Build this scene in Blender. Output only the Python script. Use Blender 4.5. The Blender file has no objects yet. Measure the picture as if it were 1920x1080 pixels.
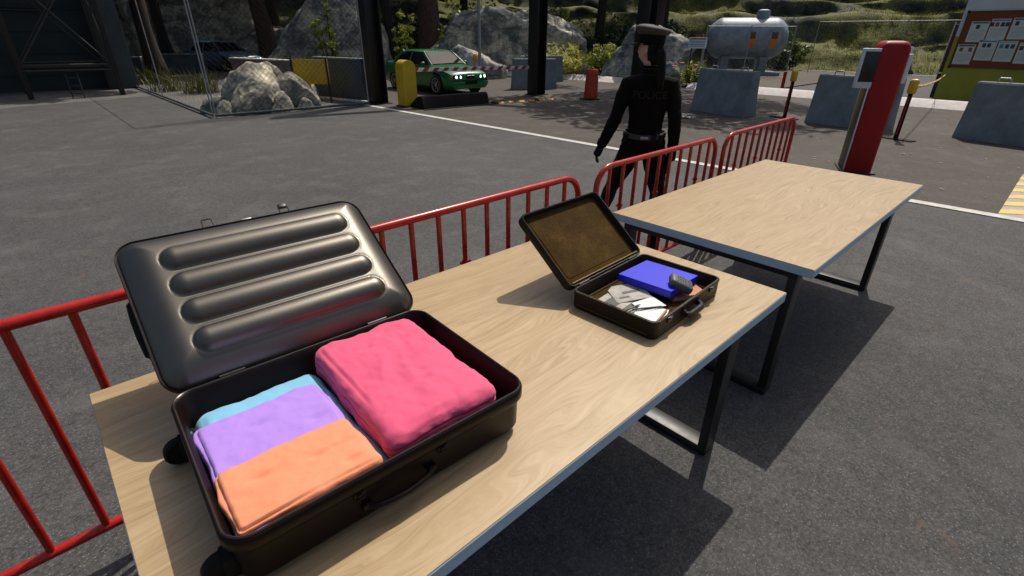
import bpy, bmesh, math, random
from mathutils import Vector, Matrix, noise, Euler
R = math.radians
random.seed(7)
scene = bpy.context.scene
COL = scene.collection

# ------------------------------------------------------------------ helpers
class MB:
    """collects shapes into one mesh"""
    def __init__(s): s.bm = bmesh.new(); s.mi = 0
    def _faces(s, before):
        for f in s.bm.faces:
            if f.index == -1 or f not in before: f.material_index = s.mi
    def face(s, vs):
        try:
            f = s.bm.faces.new(vs); f.material_index = s.mi; return f
        except ValueError: return None
    def poly(s, pts): return s.face([s.bm.verts.new(p) for p in pts])
    def box(s, c, d, rot=None, bev=0.0, seg=2):
        x, y, z = d[0]/2, d[1]/2, d[2]/2
        M = Matrix.Translation(Vector(c))
        if rot is not None: M = M @ (rot if isinstance(rot, Matrix) else Euler(rot).to_matrix().to_4x4())
        t = bmesh.new()
        bmesh.ops.create_cube(t, size=1.0)
        for v in t.verts: v.co = Vector((v.co.x*2*x, v.co.y*2*y, v.co.z*2*z))
        if bev > 0:
            bmesh.ops.bevel(t, geom=list(t.edges), offset=bev, segments=seg, affect='EDGES', profile=.5)
        s.merge(t, M)
        return s
    def merge(s, t, M=None):
        mp = {}
        for v in t.verts: mp[v] = s.bm.verts.new(M @ v.co if M else v.co)
        for f in t.faces: s.face([mp[v] for v in f.verts])
        t.free()
    def loft(s, loops, cap0=True, cap1=True, closed=True):
        L = [[s.bm.verts.new(p) for p in lp] for lp in loops]
        n = len(L[0])
        for a, b in zip(L[:-1], L[1:]):
            for i in range(n if closed else n-1):
                j = (i+1) % n
                s.face([a[i], a[j], b[j], b[i]])
        if cap0: s.face(list(reversed(L[0])))
        if cap1: s.face(L[-1])
        return s
    def tube(s, pts, r, seg=10, closed=False, caps=True):
        P = [Vector(p) for p in pts]; n = len(P)
        rr = r if isinstance(r, (list, tuple)) else [r]*n
        T = []
        for i in range(n):
            if closed: d = P[(i+1) % n]-P[i-1]
            else: d = P[min(i+1, n-1)]-P[max(i-1, 0)]
            T.append(d.normalized() if d.length > 1e-9 else Vector((0, 0, 1)))
        up = Vector((0, 0, 1)) if abs(T[0].z) < .9 else Vector((1, 0, 0))
        N = (up - T[0]*up.dot(T[0])).normalized()
        loops = []
        for i in range(n):
            N = (N - T[i]*N.dot(T[i])).normalized(); B = T[i].cross(N)
            loops.append([P[i]+(N*math.cos(a)+B*math.sin(a))*rr[i] for a in [2*math.pi*k/seg for k in range(seg)]])
        if closed:
            loops.append(loops[0]); s.loft(loops, False, False)
        else: s.loft(loops, caps, caps)
        return s
    def lathe(s, prof, seg=24, M=None, caps=True):
        M = M or Matrix.Identity(4)
        s.loft([[M @ Vector((r*math.cos(2*math.pi*k/seg), r*math.sin(2*math.pi*k/seg), z)) for k in range(seg)] for r, z in prof], caps, caps)
        return s
    def prism(s, outline, d0, d1, M=None):
        M = M or Matrix.Identity(4)
        s.loft([[M @ Vector((x, y, d)) for x, y in outline] for d in (d0, d1)])
        return s
    def sphere(s, c, rad, u=16, v=10, rot=None):
        t = bmesh.new(); bmesh.ops.create_uvsphere(t, u_segments=u, v_segments=v, radius=1)
        M = Matrix.Translation(Vector(c))
        if rot is not None: M = M @ Euler(rot).to_matrix().to_4x4()
        M = M @ Matrix.Diagonal((rad[0], rad[1], rad[2], 1)) if not isinstance(rad, (int, float)) else M @ Matrix.Diagonal((rad, rad, rad, 1))
        s.merge(t, M); return s
    def build(s, name, mats, parent=None, angle=35, loc=None, rot=None):
        bmesh.ops.recalc_face_normals(s.bm, faces=list(s.bm.faces))
        me = bpy.data.meshes.new(name); s.bm.to_mesh(me); s.bm.free()
        return link(name, me, mats, parent, angle, loc, rot)

def link(name, me, mats, parent=None, angle=35, loc=None, rot=None):
    for m in (mats if isinstance(mats, (list, tuple)) else [mats]): me.materials.append(m)
    if angle:
        me.polygons.foreach_set('use_smooth', [True]*len(me.polygons))
        if angle < 180: me.set_sharp_from_angle(angle=R(angle))
    o = bpy.data.objects.new(name, me); COL.objects.link(o)
    if parent: o.parent = parent
    if loc is not None: o.location = loc
    if rot is not None: o.rotation_euler = rot
    return o

def tag(o, label, cat, group=None):
    o['label'] = label; o['category'] = cat
    if group: o['group'] = group
    return o
def thing(name, label, cat, loc=(0, 0, 0), rz=0.0, group=None):
    o = bpy.data.objects.new(name, None); COL.objects.link(o)
    o.empty_display_size = .1
    o.location = loc; o.rotation_euler = (0, 0, rz)
    return tag(o, label, cat, group)
def struct(o): o['kind'] = 'structure'; return o
def dup(root, loc, rz, label, group=None):
    r = root.copy(); COL.objects.link(r); r.location = loc; r.rotation_euler = (0, 0, rz); r['label'] = label
    if group: r['group'] = group
    for ch in list(root.children):
        c = ch.copy(); COL.objects.link(c); c.parent = r
        for g in list(ch.children):
            d = g.copy(); COL.objects.link(d); d.parent = c
    return r
def rrect(w, h, r, n=6, cx=0, cy=0):
    out = []
    for qx, qy, a0 in ((1, 1, 0), (-1, 1, 90), (-1, -1, 180), (1, -1, 270)):
        for k in range(n+1):
            a = R(a0+90*k/n)
            out.append((cx+qx*(w/2-r)+r*math.cos(a), cy+qy*(h/2-r)+r*math.sin(a)))
    return out
def L3(o2, z): return [Vector((x, y, z)) for x, y in o2]
def fbm(p, oct=4, s=1.0):
    return noise.fractal(Vector(p)*s, 1.0, 2.0, oct)
def text_mesh(txt, size, ext=0.001):
    cu = bpy.data.curves.new('lettering', 'FONT'); cu.body = txt; cu.size = size; cu.extrude = ext
    cu.align_x = 'CENTER'; cu.align_y = 'CENTER'
    o = bpy.data.objects.new('lettering', cu); COL.objects.link(o)
    bpy.context.view_layer.update()
    me = bpy.data.meshes.new_from_object(o.evaluated_get(bpy.context.evaluated_depsgraph_get()))
    bpy.data.objects.remove(o); bpy.data.curves.remove(cu)
    return me

# ------------------------------------------------------------------ materials
def mat(name, col, rough=.6, metal=0.0, var=0.0, vscale=8.0, bump=0.0, bscale=60.0, emit=None, estr=0, coat=0.0, spec=None, stretch=None, trans=0.0):
    m = bpy.data.materials.new(name); m.use_nodes = True
    nt = m.node_tree; b = nt.nodes['Principled BSDF']
    b.inputs['Base Color'].default_value = (*col, 1); b.inputs['Roughness'].default_value = rough
    b.inputs['Metallic'].default_value = metal
    if coat: b.inputs['Coat Weight'].default_value = coat; b.inputs['Coat Roughness'].default_value = .08
    if spec is not None: b.inputs['Specular IOR Level'].default_value = spec
    if trans: b.inputs['Transmission Weight'].default_value = trans
    if emit: b.inputs['Emission Color'].default_value = (*emit, 1); b.inputs['Emission Strength'].default_value = estr
    tc = nt.nodes.new('ShaderNodeTexCoord'); src = tc.outputs['Object']
    if stretch:
        mp = nt.nodes.new('ShaderNodeMapping'); mp.inputs['Scale'].default_value = stretch
        nt.links.new(src, mp.inputs['Vector']); src = mp.outputs['Vector']
    if var:
        n = nt.nodes.new('ShaderNodeTexNoise'); n.inputs['Scale'].default_value = vscale; n.inputs['Detail'].default_value = 6; n.inputs['Roughness'].default_value = .65
        nt.links.new(src, n.inputs['Vector'])
        r = nt.nodes.new('ShaderNodeValToRGB'); e = r.color_ramp.elements
        e[0].position = .3; e[1].position = .7
        e[0].color = (*[c*(1-var) for c in col], 1); e[1].color = (*[min(1, c*(1+var)) for c in col], 1)
        nt.links.new(n.outputs['Fac'], r.inputs['Fac']); nt.links.new(r.outputs['Color'], b.inputs['Base Color'])
        mr = nt.nodes.new('ShaderNodeMapRange'); mr.inputs['To Min'].default_value = max(.02, rough-.08); mr.inputs['To Max'].default_value = min(1, rough+.1)
        nt.links.new(n.outputs['Fac'], mr.inputs['Value']); nt.links.new(mr.outputs['Result'], b.inputs['Roughness'])
    if bump:
        n2 = nt.nodes.new('ShaderNodeTexNoise'); n2.inputs['Scale'].default_value = bscale; n2.inputs['Detail'].default_value = 5
        nt.links.new(src, n2.inputs['Vector'])
        bp = nt.nodes.new('ShaderNodeBump'); bp.inputs['Strength'].default_value = bump; bp.inputs['Distance'].default_value = .02
        nt.links.new(n2.outputs['Fac'], bp.inputs['Height']); nt.links.new(bp.outputs['Normal'], b.inputs['Normal'])
    return m

class NT:
    """small node-graph writer"""
    def __init__(s, name):
        s.m = bpy.data.materials.new(name); s.m.use_nodes = True
        s.t = s.m.node_tree; s.b = s.t.nodes['Principled BSDF']
        s.tc = s.t.nodes.new('ShaderNodeTexCoord'); s.obj = s.tc.outputs['Object']
    def ln(s, a, b): s.t.links.new(a, b)
    def mapping(s, scale, loc=(0, 0, 0), rot=(0, 0, 0), src=None):
        n = s.t.nodes.new('ShaderNodeMapping'); n.inputs['Scale'].default_value = scale; n.inputs['Location'].default_value = loc; n.inputs['Rotation'].default_value = rot
        s.ln(src or s.obj, n.inputs['Vector']); return n.outputs['Vector']
    def noise(s, scale, detail=4, rough=.6, src=None, dist=0):
        n = s.t.nodes.new('ShaderNodeTexNoise'); n.inputs['Scale'].default_value = scale; n.inputs['Detail'].default_value = detail
        n.inputs['Roughness'].default_value = rough; n.inputs['Distortion'].default_value = dist
        s.ln(src or s.obj, n.inputs['Vector']); return n.outputs['Fac']
    def voro(s, scale, src=None, feat='F1'):
        n = s.t.nodes.new('ShaderNodeTexVoronoi'); n.inputs['Scale'].default_value = scale; n.feature = feat
        s.ln(src or s.obj, n.inputs['Vector']); return n.outputs['Distance']
    def ramp(s, fac, stops):
        r = s.t.nodes.new('ShaderNodeValToRGB'); e = r.color_ramp.elements
        while len(e) < len(stops): e.new(.5)
        for el, (p, c) in zip(e, stops):
            el.position = p; el.color = (c, c, c, 1) if isinstance(c, (int, float)) else (*c, 1)
        s.ln(fac, r.inputs['Fac']); return r.outputs['Color']
    def mix(s, fac, a, b, mode='MIX'):
        n = s.t.nodes.new('ShaderNodeMix'); n.data_type = 'RGBA'; n.blend_type = mode
        def put(v, sock):
            if isinstance(v, (tuple, list)): sock.default_value = (*v, 1)
            elif isinstance(v, (int, float)): sock.default_value = v
            else: s.ln(v, sock)
        put(fac, n.inputs[0]); put(a, n.inputs[6]); put(b, n.inputs[7]); return n.outputs[2]
    def math(s, op, a, b=0.0):
        n = s.t.nodes.new('ShaderNodeMath'); n.operation = op
        for v, k in ((a, 0), (b, 1)):
            if isinstance(v, (int, float)): n.inputs[k].default_value = v
            else: s.ln(v, n.inputs[k])
        return n.outputs[0]
    def bump(s, h, strength=.3, dist=.02):
        n = s.t.nodes.new('ShaderNodeBump'); n.inputs['Strength'].default_value = strength; n.inputs['Distance'].default_value = dist
        s.ln(h, n.inputs['Height']); s.ln(n.outputs['Normal'], s.b.inputs['Normal'])
    def sep(s, src):
        n = s.t.nodes.new('ShaderNodeSeparateXYZ'); s.ln(src, n.inputs[0]); return n.outputs
    def done(s, col, rough=.7, metal=0):
        if isinstance(col, (tuple, list)): s.b.inputs['Base Color'].default_value = (*col, 1)
        else: s.ln(col, s.b.inputs['Base Color'])
        if isinstance(rough, (int, float)): s.b.inputs['Roughness'].default_value = rough
        else: s.ln(rough, s.b.inputs['Roughness'])
        s.b.inputs['Metallic'].default_value = metal
        return s.m

def asphalt(name, lo, hi, speck=.5, patch=.25, rust=True, sx=1.0):
    t = NT(name)
    fine = t.noise(72, 5, .85); mid = t.noise(20, 6, .8, dist=.5); big = t.noise(.55, 5, .6); dirt = t.noise(2.3, 5, .65)
    f = t.math('ADD', t.math('MULTIPLY', fine, .68), t.math('MULTIPLY', mid, .32))
    c = t.ramp(f, [(.37, lo), (.50, tuple(a*.6+b*.4 for a, b in zip(lo, hi))), (.63, hi)])
    c = t.mix(t.ramp(big, [(.35, 0.0), (.7, patch)]), c, tuple(x*.55 for x in lo))
    c = t.mix(t.ramp(dirt, [(.5, 0.0), (.75, patch*.9)]), c, tuple(x*1.25 for x in hi))
    sp = t.voro(70)
    c = t.mix(t.ramp(sp, [(.10, speck), (.22, 0.0)]), c, tuple(min(1, x*2.2) for x in hi))
    if rust:
        w = t.noise(3.2, 8, .75, dist=1.5); k = t.noise(.35, 2)
        msk = t.math('MULTIPLY', t.ramp(w, [(.60, 0.0), (.66, .42)]), t.ramp(k, [(.47, 0.0), (.56, 1.0)]))
        c = t.mix(msk, c, (.16, .075, .03))
    t.bump(f, .55, .012)
    return t.done(c, .85)

M = {}
M['asphalt'] = asphalt('asphalt', (.012, .012, .012), (.142, .137, .133), .55, .34)
M['road'] = asphalt('dusty_road', (.026, .022, .017), (.128, .106, .082), .5, .45, False)
M['lot'] = asphalt('parking_lot_surface', (.035, .032, .032), (.10, .092, .09), .3, .35, False)
M['gravel'] = asphalt('gravel', (.06, .056, .05), (.20, .185, .165), .8, .3, False)
M['earth'] = asphalt('planting_soil', (.035, .027, .018), (.12, .095, .06), .3, .3, False)

def wood():
    t = NT('oak_veneer')
    wv = t.noise(1.6, 3, .5, src=t.mapping((.55, 2.6, 1)))
    d = t.t.nodes.new('ShaderNodeVectorMath'); d.operation = 'ADD'
    cmb = t.t.nodes.new('ShaderNodeCombineXYZ'); t.ln(t.math('MULTIPLY', wv, .34), cmb.inputs[1])
    t.ln(t.obj, d.inputs[0]); t.ln(cmb.outputs[0], d.inputs[1])
    g1 = t.noise(14, 8, .72, src=t.mapping((.28, 4.5, 1), src=d.outputs[0]))
    g2 = t.noise(30, 5, .7, src=t.mapping((.12, 5, 1), src=d.outputs[0]))
    g3 = t.noise(1.1, 3, .5, src=t.mapping((.6, 1.2, 1)))
    f = t.math('ADD', t.math('MULTIPLY', g1, .62), t.math('MULTIPLY', g2, .38))
    c = t.ramp(f, [(.30, (.19, .112, .048)), (.43, (.39, .267, .133)), (.55, (.48, .35, .195)), (.70, (.57, .43, .26))])
    c = t.mix(t.ramp(g3, [(.35, 0.0), (.7, .35)]), c, (.40, .27, .145))
    pores = t.noise(90, 2, .5, src=t.mapping((.06, 3, 1), src=d.outputs[0]))
    c = t.mix(t.ramp(pores, [(.60, 0.0), (.72, .35)]), c, (.24, .14, .065))
    t.bump(f, .08, .004)
    return t.done(c, t.ramp(f, [(.3, .42), (.7, .34)]))
M['wood'] = wood()
M['edge'] = mat('sky_tinted_white_edge', (.46, .58, .66), .5, spec=.25, var=.06, vscale=20)  # white laminate edge with the blue of the skylight put into its colour
M['blacksteel'] = mat('black_powder_coat', (.012, .011, .010), .42, var=.25, vscale=30)
M['redpaint'] = mat('red_gloss_paint', (.44, .012, .005), .27, var=.28, vscale=14, coat=.1)
def rock(name, tone=(1, 1, 1), moss=.0, seed=0.0, bright=1.0):
    t = NT(name)
    sh = t.mapping((1, 1, 1.6), (seed, seed*2, 0), (R(18), R(25), 0))
    a = t.noise(.9, 8, .65, src=sh, dist=.6); b = t.noise(5, 8, .7, src=sh, dist=.8); cr = t.voro(1.3, src=t.mapping((1, 1, 2.5), (seed, 0, 0), (R(30), R(10), 0)), feat='DISTANCE_TO_EDGE')
    f = t.math('ADD', t.math('MULTIPLY', a, .66), t.math('MULTIPLY', b, .34))
    k = bright
    c = t.ramp(f, [(p_, tuple(a_*b_*k for a_, b_ in zip(c_, tone))) for p_, c_ in ((.38, (.045, .050, .052)), (.47, (.13, .135, .13)), (.53, (.29, .275, .235)), (.63, (.48, .45, .375)))])
    st = t.noise(1.2, 6, .7, src=t.mapping((3.5, 3.5, .35), (seed, 1, 2)))
    c = t.mix(t.ramp(st, [(.5, 0.0), (.66, .7)]), c, (.05*k, .055*k, .052*k))
    c = t.mix(t.ramp(cr, [(.0, .55), (.03, 0.0)]), c, (.025, .025, .022))
    if moss:
        g = t.t.nodes.new('ShaderNodeNewGeometry'); nz = t.sep(g.outputs['Normal'])[2]
        mn = t.noise(.35, 7, .68, src=t.mapping((1, 1, 1.5), (seed, 3, 1)))
        mask = t.math('MULTIPLY', t.ramp(mn, [(.50-moss*.14, 0.0), (.56-moss*.1, 1.0)]), t.ramp(nz, [(.22, 0.0), (.6, 1.0)]))
        fine = t.noise(14, 6, .75)
        mc = t.ramp(fine, [(.36, (.008, .010, .001)), (.5, (.085, .090, .008)), (.64, (.30, .28, .03))])
        c = t.mix(mask, c, mc)
    t.bump(t.math('ADD', f, t.math('MULTIPLY', cr, .3)), .7, .10)
    return t.done(c, .88)
M['rock'] = rock('weathered_rock', (1.05, 1, .91), bright=1.5); M['rock_moss'] = rock('mossy_rock', moss=.6, seed=4.0, bright=.45)
M['cliff'] = rock('mossy_cliff', moss=.72, seed=9.0, bright=.30)
M['palerock'] = rock('pale_boulder_rock', seed=2.5, bright=1.35)
M['pilerock'] = rock('sandy_rock', (1.08, 1.0, .84), seed=5.5, bright=1.75)
M['concrete'] = mat('cast_concrete', (.20, .225, .225), .85, var=.28, vscale=3.2, bump=.35, bscale=35)
M['kerb'] = mat('pale_kerb_concrete', (.66, .60, .55), .8, var=.18, vscale=5, bump=.3, bscale=40)
M['whiteline'] = mat('worn_white_road_paint', (.55, .53, .47), .75, var=.25, vscale=9, bump=.3, bscale=80)
M['yellowline'] = mat('yellow_road_paint', (.72, .50, .10), .7, var=.2, vscale=9)
M['purplepaint'] = mat('faded_lilac_paint', (.38, .32, .34), .7, var=.25, vscale=6)
M['case'] = mat('dark_polycarbonate_shell', (.0065, .0025, .002), .42, spec=.2, var=.15, vscale=10, bump=.04, bscale=250)
M['lidmetal'] = mat('brushed_dark_aluminium', (.155, .142, .12), .42, metal=.95, var=.05, vscale=6, bump=.03, bscale=300)
M['trim'] = mat('dark_rim_trim', (.03, .022, .02), .3, metal=.4)
M['lining'] = mat('dark_lining', (.007, .0045, .007), .9, spec=.1)
M['chrome'] = mat('polished_steel', (.6, .6, .58), .22, metal=1)
M['leather'] = mat('dark_brown_leather', (.014, .009, .0045), .45, spec=.25, var=.3, vscale=30, bump=.25, bscale=180)
def lining():
    t = NT('mustard_suede_lining')
    a = t.noise(5, 6, .7); b = t.noise(140, 3, .7)
    c = t.ramp(a, [(.3, (.025, .012, .002)), (.55, (.068, .036, .006)), (.75, (.12, .070, .014))])
    c = t.mix(t.ramp(b, [(.35, .6), (.6, 0.0)]), c, (.03, .017, .004))
    t.bump(b, .5, .004); t.b.inputs['Specular IOR Level'].default_value = .12
    return t.done(c, .9)
M['suede'] = lining()
M['binding'] = mat('tan_binding', (.28, .165, .045), .5, var=.2, vscale=30)
def cloth(name, col, dark):
    t = NT(name)
    a = t.noise(9, 5, .6); w = t.noise(420, 2, .5)
    c = t.mix(t.ramp(a, [(.3, .35), (.7, 0.0)]), col, dark)
    t.bump(t.math('ADD', t.math('MULTIPLY', w, .35), t.noise(34, 5, .7, dist=1.2)), .22, .005)
    t.b.inputs['Sheen Weight'].default_value = .15
    return t.done(c, .8)
M['c_blue'] = cloth('sky_blue_cotton', (.22, .52, .70), (.16, .42, .60))
M['c_purple'] = cloth('violet_cotton', (.44, .25, .74), (.36, .18, .66))
M['c_orange'] = cloth('orange_cotton', (.86, .30, .15), (.76, .22, .10))
M['c_red'] = cloth('raspberry_cotton', (.76, .095, .20), (.66, .06, .14))
M['c_indigo'] = cloth('deep_indigo_cotton', (.065, .035, .20), (.04, .02, .13))
M['bookblue'] = mat('royal_blue_cover', (.014, .018, .62), .5, var=.06, vscale=20)
M['pages'] = mat('page_edges', (.55, .53, .48), .8, var=.15, vscale=60, stretch=(1, 1, 30))
M['paper'] = mat('white_paper', (.80, .79, .76), .7, var=.03, vscale=10)
M['greypaper'] = mat('printed_grey_paper', (.36, .33, .28), .6, var=.35, vscale=22)
M['tan'] = mat('tan_leather_cover', (.48, .17, .065), .5, var=.15, vscale=12)
M['darkgrey'] = mat('dark_grey_plastic', (.05, .05, .05), .45, var=.2, vscale=40)
M['midgrey'] = mat('grey_plastic', (.22, .22, .22), .5, var=.25, vscale=60)
M['radiogrey'] = mat('worn_grey_plastic', (.11, .11, .105), .5, var=.3, vscale=50)
M['black'] = mat('black_rubber', (.008, .0075, .007), .7, spec=.2, var=.2, vscale=30)
M['skin'] = mat('skin', (.56, .33, .25), .5, var=.06, vscale=20)
M['uniform'] = mat('black_uniform_cloth', (.0065, .005, .004), .9, spec=.15, var=.3, vscale=25, bump=.3, bscale=40)
M['trousers'] = mat('dark_trouser_cloth', (.008, .006, .0045), .9, spec=.15, var=.25, vscale=20, bump=.25, bscale=30)
M['glove'] = mat('black_leather_glove', (.006, .005, .005), .6, spec=.2)
M['capcloth'] = mat('dark_cap_felt', (.055, .046, .040), .75, var=.12, vscale=20)
M['hair'] = mat('dark_hair', (.006, .004, .003), .6, spec=.2, var=.3, vscale=60, stretch=(6, 6, .5))
M['badgegrey'] = mat('faded_grey_print', (.030, .025, .016), .8, spec=.2)
M['belt'] = mat('grey_leather_belt', (.032, .028, .024), .5, var=.2, vscale=20)
M['red_cab'] = mat('deep_red_enamel', (.30, .004, .004), .42, var=.10, vscale=3, spec=.3)
M['silver'] = mat('silver_frame', (.60, .63, .65), .4, metal=.3, var=.06, vscale=10)
M['screen'] = mat('dark_screen_glass', (.018, .016, .012), .25, var=.2, vscale=8)
M['brass'] = mat('brown_bronze_panel', (.10, .075, .03), .5, metal=.3, var=.2, vscale=6)
M['whiteplastic'] = mat('white_plastic', (.68, .70, .72), .5, var=.05, vscale=8)
M['yellow'] = mat('yellow_machine_enamel', (.62, .40, .012), .45, var=.12, vscale=4, coat=.15)
M['reflector'] = mat('amber_reflector', (.75, .42, .02), .25, var=.25, vscale=30, coat=.6)
M['orange'] = mat('orange_reflector', (.85, .30, .02), .3, coat=.5)
M['stripe_red'] = mat('red_reflective_tape', (.45, .03, .025), .5, var=.1, vscale=12)
M['stripe_white'] = mat('white_reflective_tape', (.72, .74, .76), .5, var=.06, vscale=12)
M['wedge'] = mat('dark_brown_steel_plate', (.016, .011, .007), .8, spec=.2, var=.4, vscale=5, bump=.2, bscale=60)
M['humpyellow'] = mat('worn_orange_yellow_rubber', (.48, .22, .01), .7, var=.25, vscale=12)
M['drum'] = mat('red_orange_plastic', (.52, .05, .015), .5, var=.15, vscale=10)
M['beam'] = mat('black_painted_steel', (.008, .007, .006), .5, var=.3, vscale=5)
M['green'] = mat('green_car_paint', (.009, .145, .040), .28, coat=.5, var=.04, vscale=3)
M['bluecar'] = mat('dark_blue_car_paint', (.028, .10, .20), .3, coat=.5, var=.04, vscale=3)
M['glass'] = mat('dark_car_glass', (.014, .012, .011), .04, spec=.22)
M['tyre'] = mat('tyre_rubber', (.014, .013, .013), .8)
M['alloy'] = mat('alloy_rim', (.55, .55, .56), .3, metal=.8)
M['headlight'] = mat('lit_headlight', (.9, .95, 1), .2, emit=(.85, 1, .95), estr=3.5)
M['amber'] = mat('amber_lens', (.55, .14, .02), .3)
M['tank'] = mat('pale_blue_grey_tank_paint', (.25, .29, .32), .5, var=.32, vscale=3.2, metal=.1)
M['labelorange'] = mat('orange_hazard_label', (.62, .20, .015), .6, var=.12, vscale=10)
M['labeldark'] = mat('dark_label_print', (.10, .045, .012), .6)
M['steelgrey'] = mat('galvanised_steel', (.34, .35, .35), .5, metal=.6, var=.2, vscale=20)
M['signblue'] = mat('pale_blue_sign', (.62, .72, .80), .5)
M['signred'] = mat('red_sign_print', (.5, .05, .06), .6)
M['signtext'] = mat('blue_grey_sign_print', (.16, .22, .32), .6)
M['wallwhite'] = mat('white_wall_render', (.62, .66, .66), .8, var=.07, vscale=1.6, bump=.15, bscale=60)
M['wallyellow'] = mat('yellow_green_wall_paint', (.34, .33, .030), .7, var=.12, vscale=1.6, bump=.15, bscale=60)
M['cork'] = mat('red_brown_cork', (.20, .055, .018), .85, var=.25, vscale=30, bump=.3, bscale=90)
M['noticepaper'] = mat('pale_notice_paper', (.60, .66, .58), .7, var=.05, vscale=5)
M['photodark'] = mat('dark_photo_print', (.05, .045, .05), .5)
M['photored'] = mat('reddish_photo_print', (.30, .06, .04), .5)
M['photoblue'] = mat('blue_print', (.10, .22, .38), .5)
M['printgrey'] = mat('grey_text_print', (.36, .41, .37), .7)
M['maroon'] = mat('maroon_panel', (.10, .025, .035), .6)
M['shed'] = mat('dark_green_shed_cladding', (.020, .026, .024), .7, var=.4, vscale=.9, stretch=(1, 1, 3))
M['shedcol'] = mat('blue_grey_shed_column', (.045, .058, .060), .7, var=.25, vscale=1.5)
M['truss'] = mat('dark_rusted_steel', (.022, .014, .010), .7, var=.4, vscale=8)
M['trusslight'] = mat('dull_steel_tube', (.042, .036, .030), .6, var=.3, vscale=8)
M['wire'] = mat('dull_fence_wire', (.018, .018, .016), .7, spec=.15)
M['yellowpanel'] = mat('yellow_sheet_metal', (.50, .33, .015), .6, var=.15, vscale=4)
M['darkwall'] = mat('dark_slate_concrete', (.065, .078, .085), .8, var=.25, vscale=2.5, bump=.2, bscale=40)
M['brick'] = mat('purple_brown_low_wall', (.16, .12, .11), .85, var=.3, vscale=5, bump=.4, bscale=20)
M['bark'] = mat('dark_bark', (.034, .023, .015), .9, var=.55, vscale=5, bump=1.0, bscale=9, stretch=(3, 3, .5))
M['redbark'] = mat('reddish_pine_bark', (.075, .038, .022), .9, var=.65, vscale=5, bump=1.0, bscale=9, stretch=(3, 3, .6))
M['markwhite'] = mat('white_rock_mark', (.55, .53, .50), .8)
def leaf(name, col, var=.5):
    t = NT(name)
    n = t.noise(2.2, 4, .7)
    c = t.ramp(n, [(.3, tuple(x*(1-var) for x in col)), (.7, tuple(x*(1+var) for x in col))])
    t.b.inputs['Subsurface Weight'].default_value = 0
    m = t.done(c, .5)
    tr = t.t.nodes.new('ShaderNodeBsdfTranslucent'); t.ln(c, tr.inputs['Color'])
    mx = t.t.nodes.new('ShaderNodeMixShader'); mx.inputs[0].default_value = .35
    out = [x for x in t.t.nodes if x.type == 'OUTPUT_MATERIAL'][0]
    t.ln(t.b.outputs[0], mx.inputs[1]); t.ln(tr.outputs[0], mx.inputs[2]); t.ln(mx.outputs[0], out.inputs['Surface'])
    return m
M['leaf'] = leaf('broadleaf_foliage', (.075, .105, .022))
M['leafdark'] = leaf('dark_foliage', (.035, .055, .014))
M['leafbright'] = leaf('bright_yellow_green_foliage', (.30, .33, .055), .45)
M['leafpale'] = leaf('pale_yellow_foliage', (.56, .53, .15), .35)
M['grass'] = leaf('dry_green_grass', (.085, .085, .018), .5)
M['slopegrass'] = leaf('yellow_green_slope_grass', (.19, .185, .025), .6)
M['flower'] = mat('orange_red_petals', (.65, .10, .02), .6)

# ------------------------------------------------------------------ world, sun, camera
SUN = Vector((.467, .157, .75)).normalized()
sun_el = math.asin(SUN.z)
w = bpy.data.worlds.new('World'); scene.world = w; w.use_nodes = True
sky = w.node_tree.nodes.new('ShaderNodeTexSky'); sky.sky_type = 'NISHITA'; sky.sun_disc = False
sky.sun_elevation = sun_el; sky.sun_rotation = math.atan2(SUN.x, SUN.y); sky.altitude = 200; sky.dust_density = 5.0; sky.ozone_density = .8
w.node_tree.links.new(sky.outputs[0], w.node_tree.nodes['Background'].inputs[0])
w.node_tree.nodes['Background'].inputs[1].default_value = .105
ld = bpy.data.lights.new('sun', 'SUN'); ld.energy = 3.7; ld.angle = R(.5); ld.color = (1, .95, .86)
lo = bpy.data.objects.new('sun', ld); COL.objects.link(lo); lo.rotation_euler = SUN.to_track_quat('Z', 'Y').to_euler()
cam = bpy.data.cameras.new('camera'); co = bpy.data.objects.new('camera', cam); COL.objects.link(co)
cam.sensor_width = 36; cam.lens = 36*932.44/1920; cam.clip_end = 500; cam.clip_start = .02
YAW, PITCH, ROLL = .7855+R(1.72), .4679, .0077
co.location = (0, 0, 1.66)
co.rotation_euler = (Matrix.Rotation(YAW-math.pi/2, 3, 'Z') @ Matrix.Rotation(math.pi/2-PITCH, 3, 'X') @ Matrix.Rotation(ROLL, 3, 'Z')).to_euler()
scene.camera = co
scene.view_settings.view_transform = 'Standard'; scene.view_settings.look = 'None'
scene.view_settings.exposure = -0.1; scene.view_settings.gamma = 1

# ------------------------------------------------------------------ ground
def sheet(name, pts, z, m):
    b = MB(); b.poly([(x, y, z) for x, y in pts]); return struct(b.build(name, m, angle=0))
sheet('ground', [(-120, -120), (140, -120), (140, 140), (-120, 140)], 0, M['asphalt'])
def lx(y): return 7.2-(y)*.0335      # x of the white line at y
sheet('road', [(lx(-30)+.02, -30), (18.45, -30), (18.45, 9), (18.2, 17.5), (15, 24), (11.5, 33), (9.5, 45), (6.0, 45), (7.4, 30), (7.35, 20), (7.3, 13.2), (lx(12)+.02, 12)], .004, M['road'])
sheet('painted_line', [(lx(-30)-.075, -30), (lx(-30)+.075, -30), (lx(13)+.075, 13), (lx(13)-.075, 13)], .008, M['whiteline'])
sheet('parking_lot', [(18.6, -30), (60, -30), (60, 7.6), (18.6, 7.6)], .004, M['lot'])
sheet('gravel', [(3.1, 12.92), (6.55, 12.92), (7.2, 13.2), (7.2, 19.9), (3.1, 24)], .004, M['gravel'])
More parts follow.
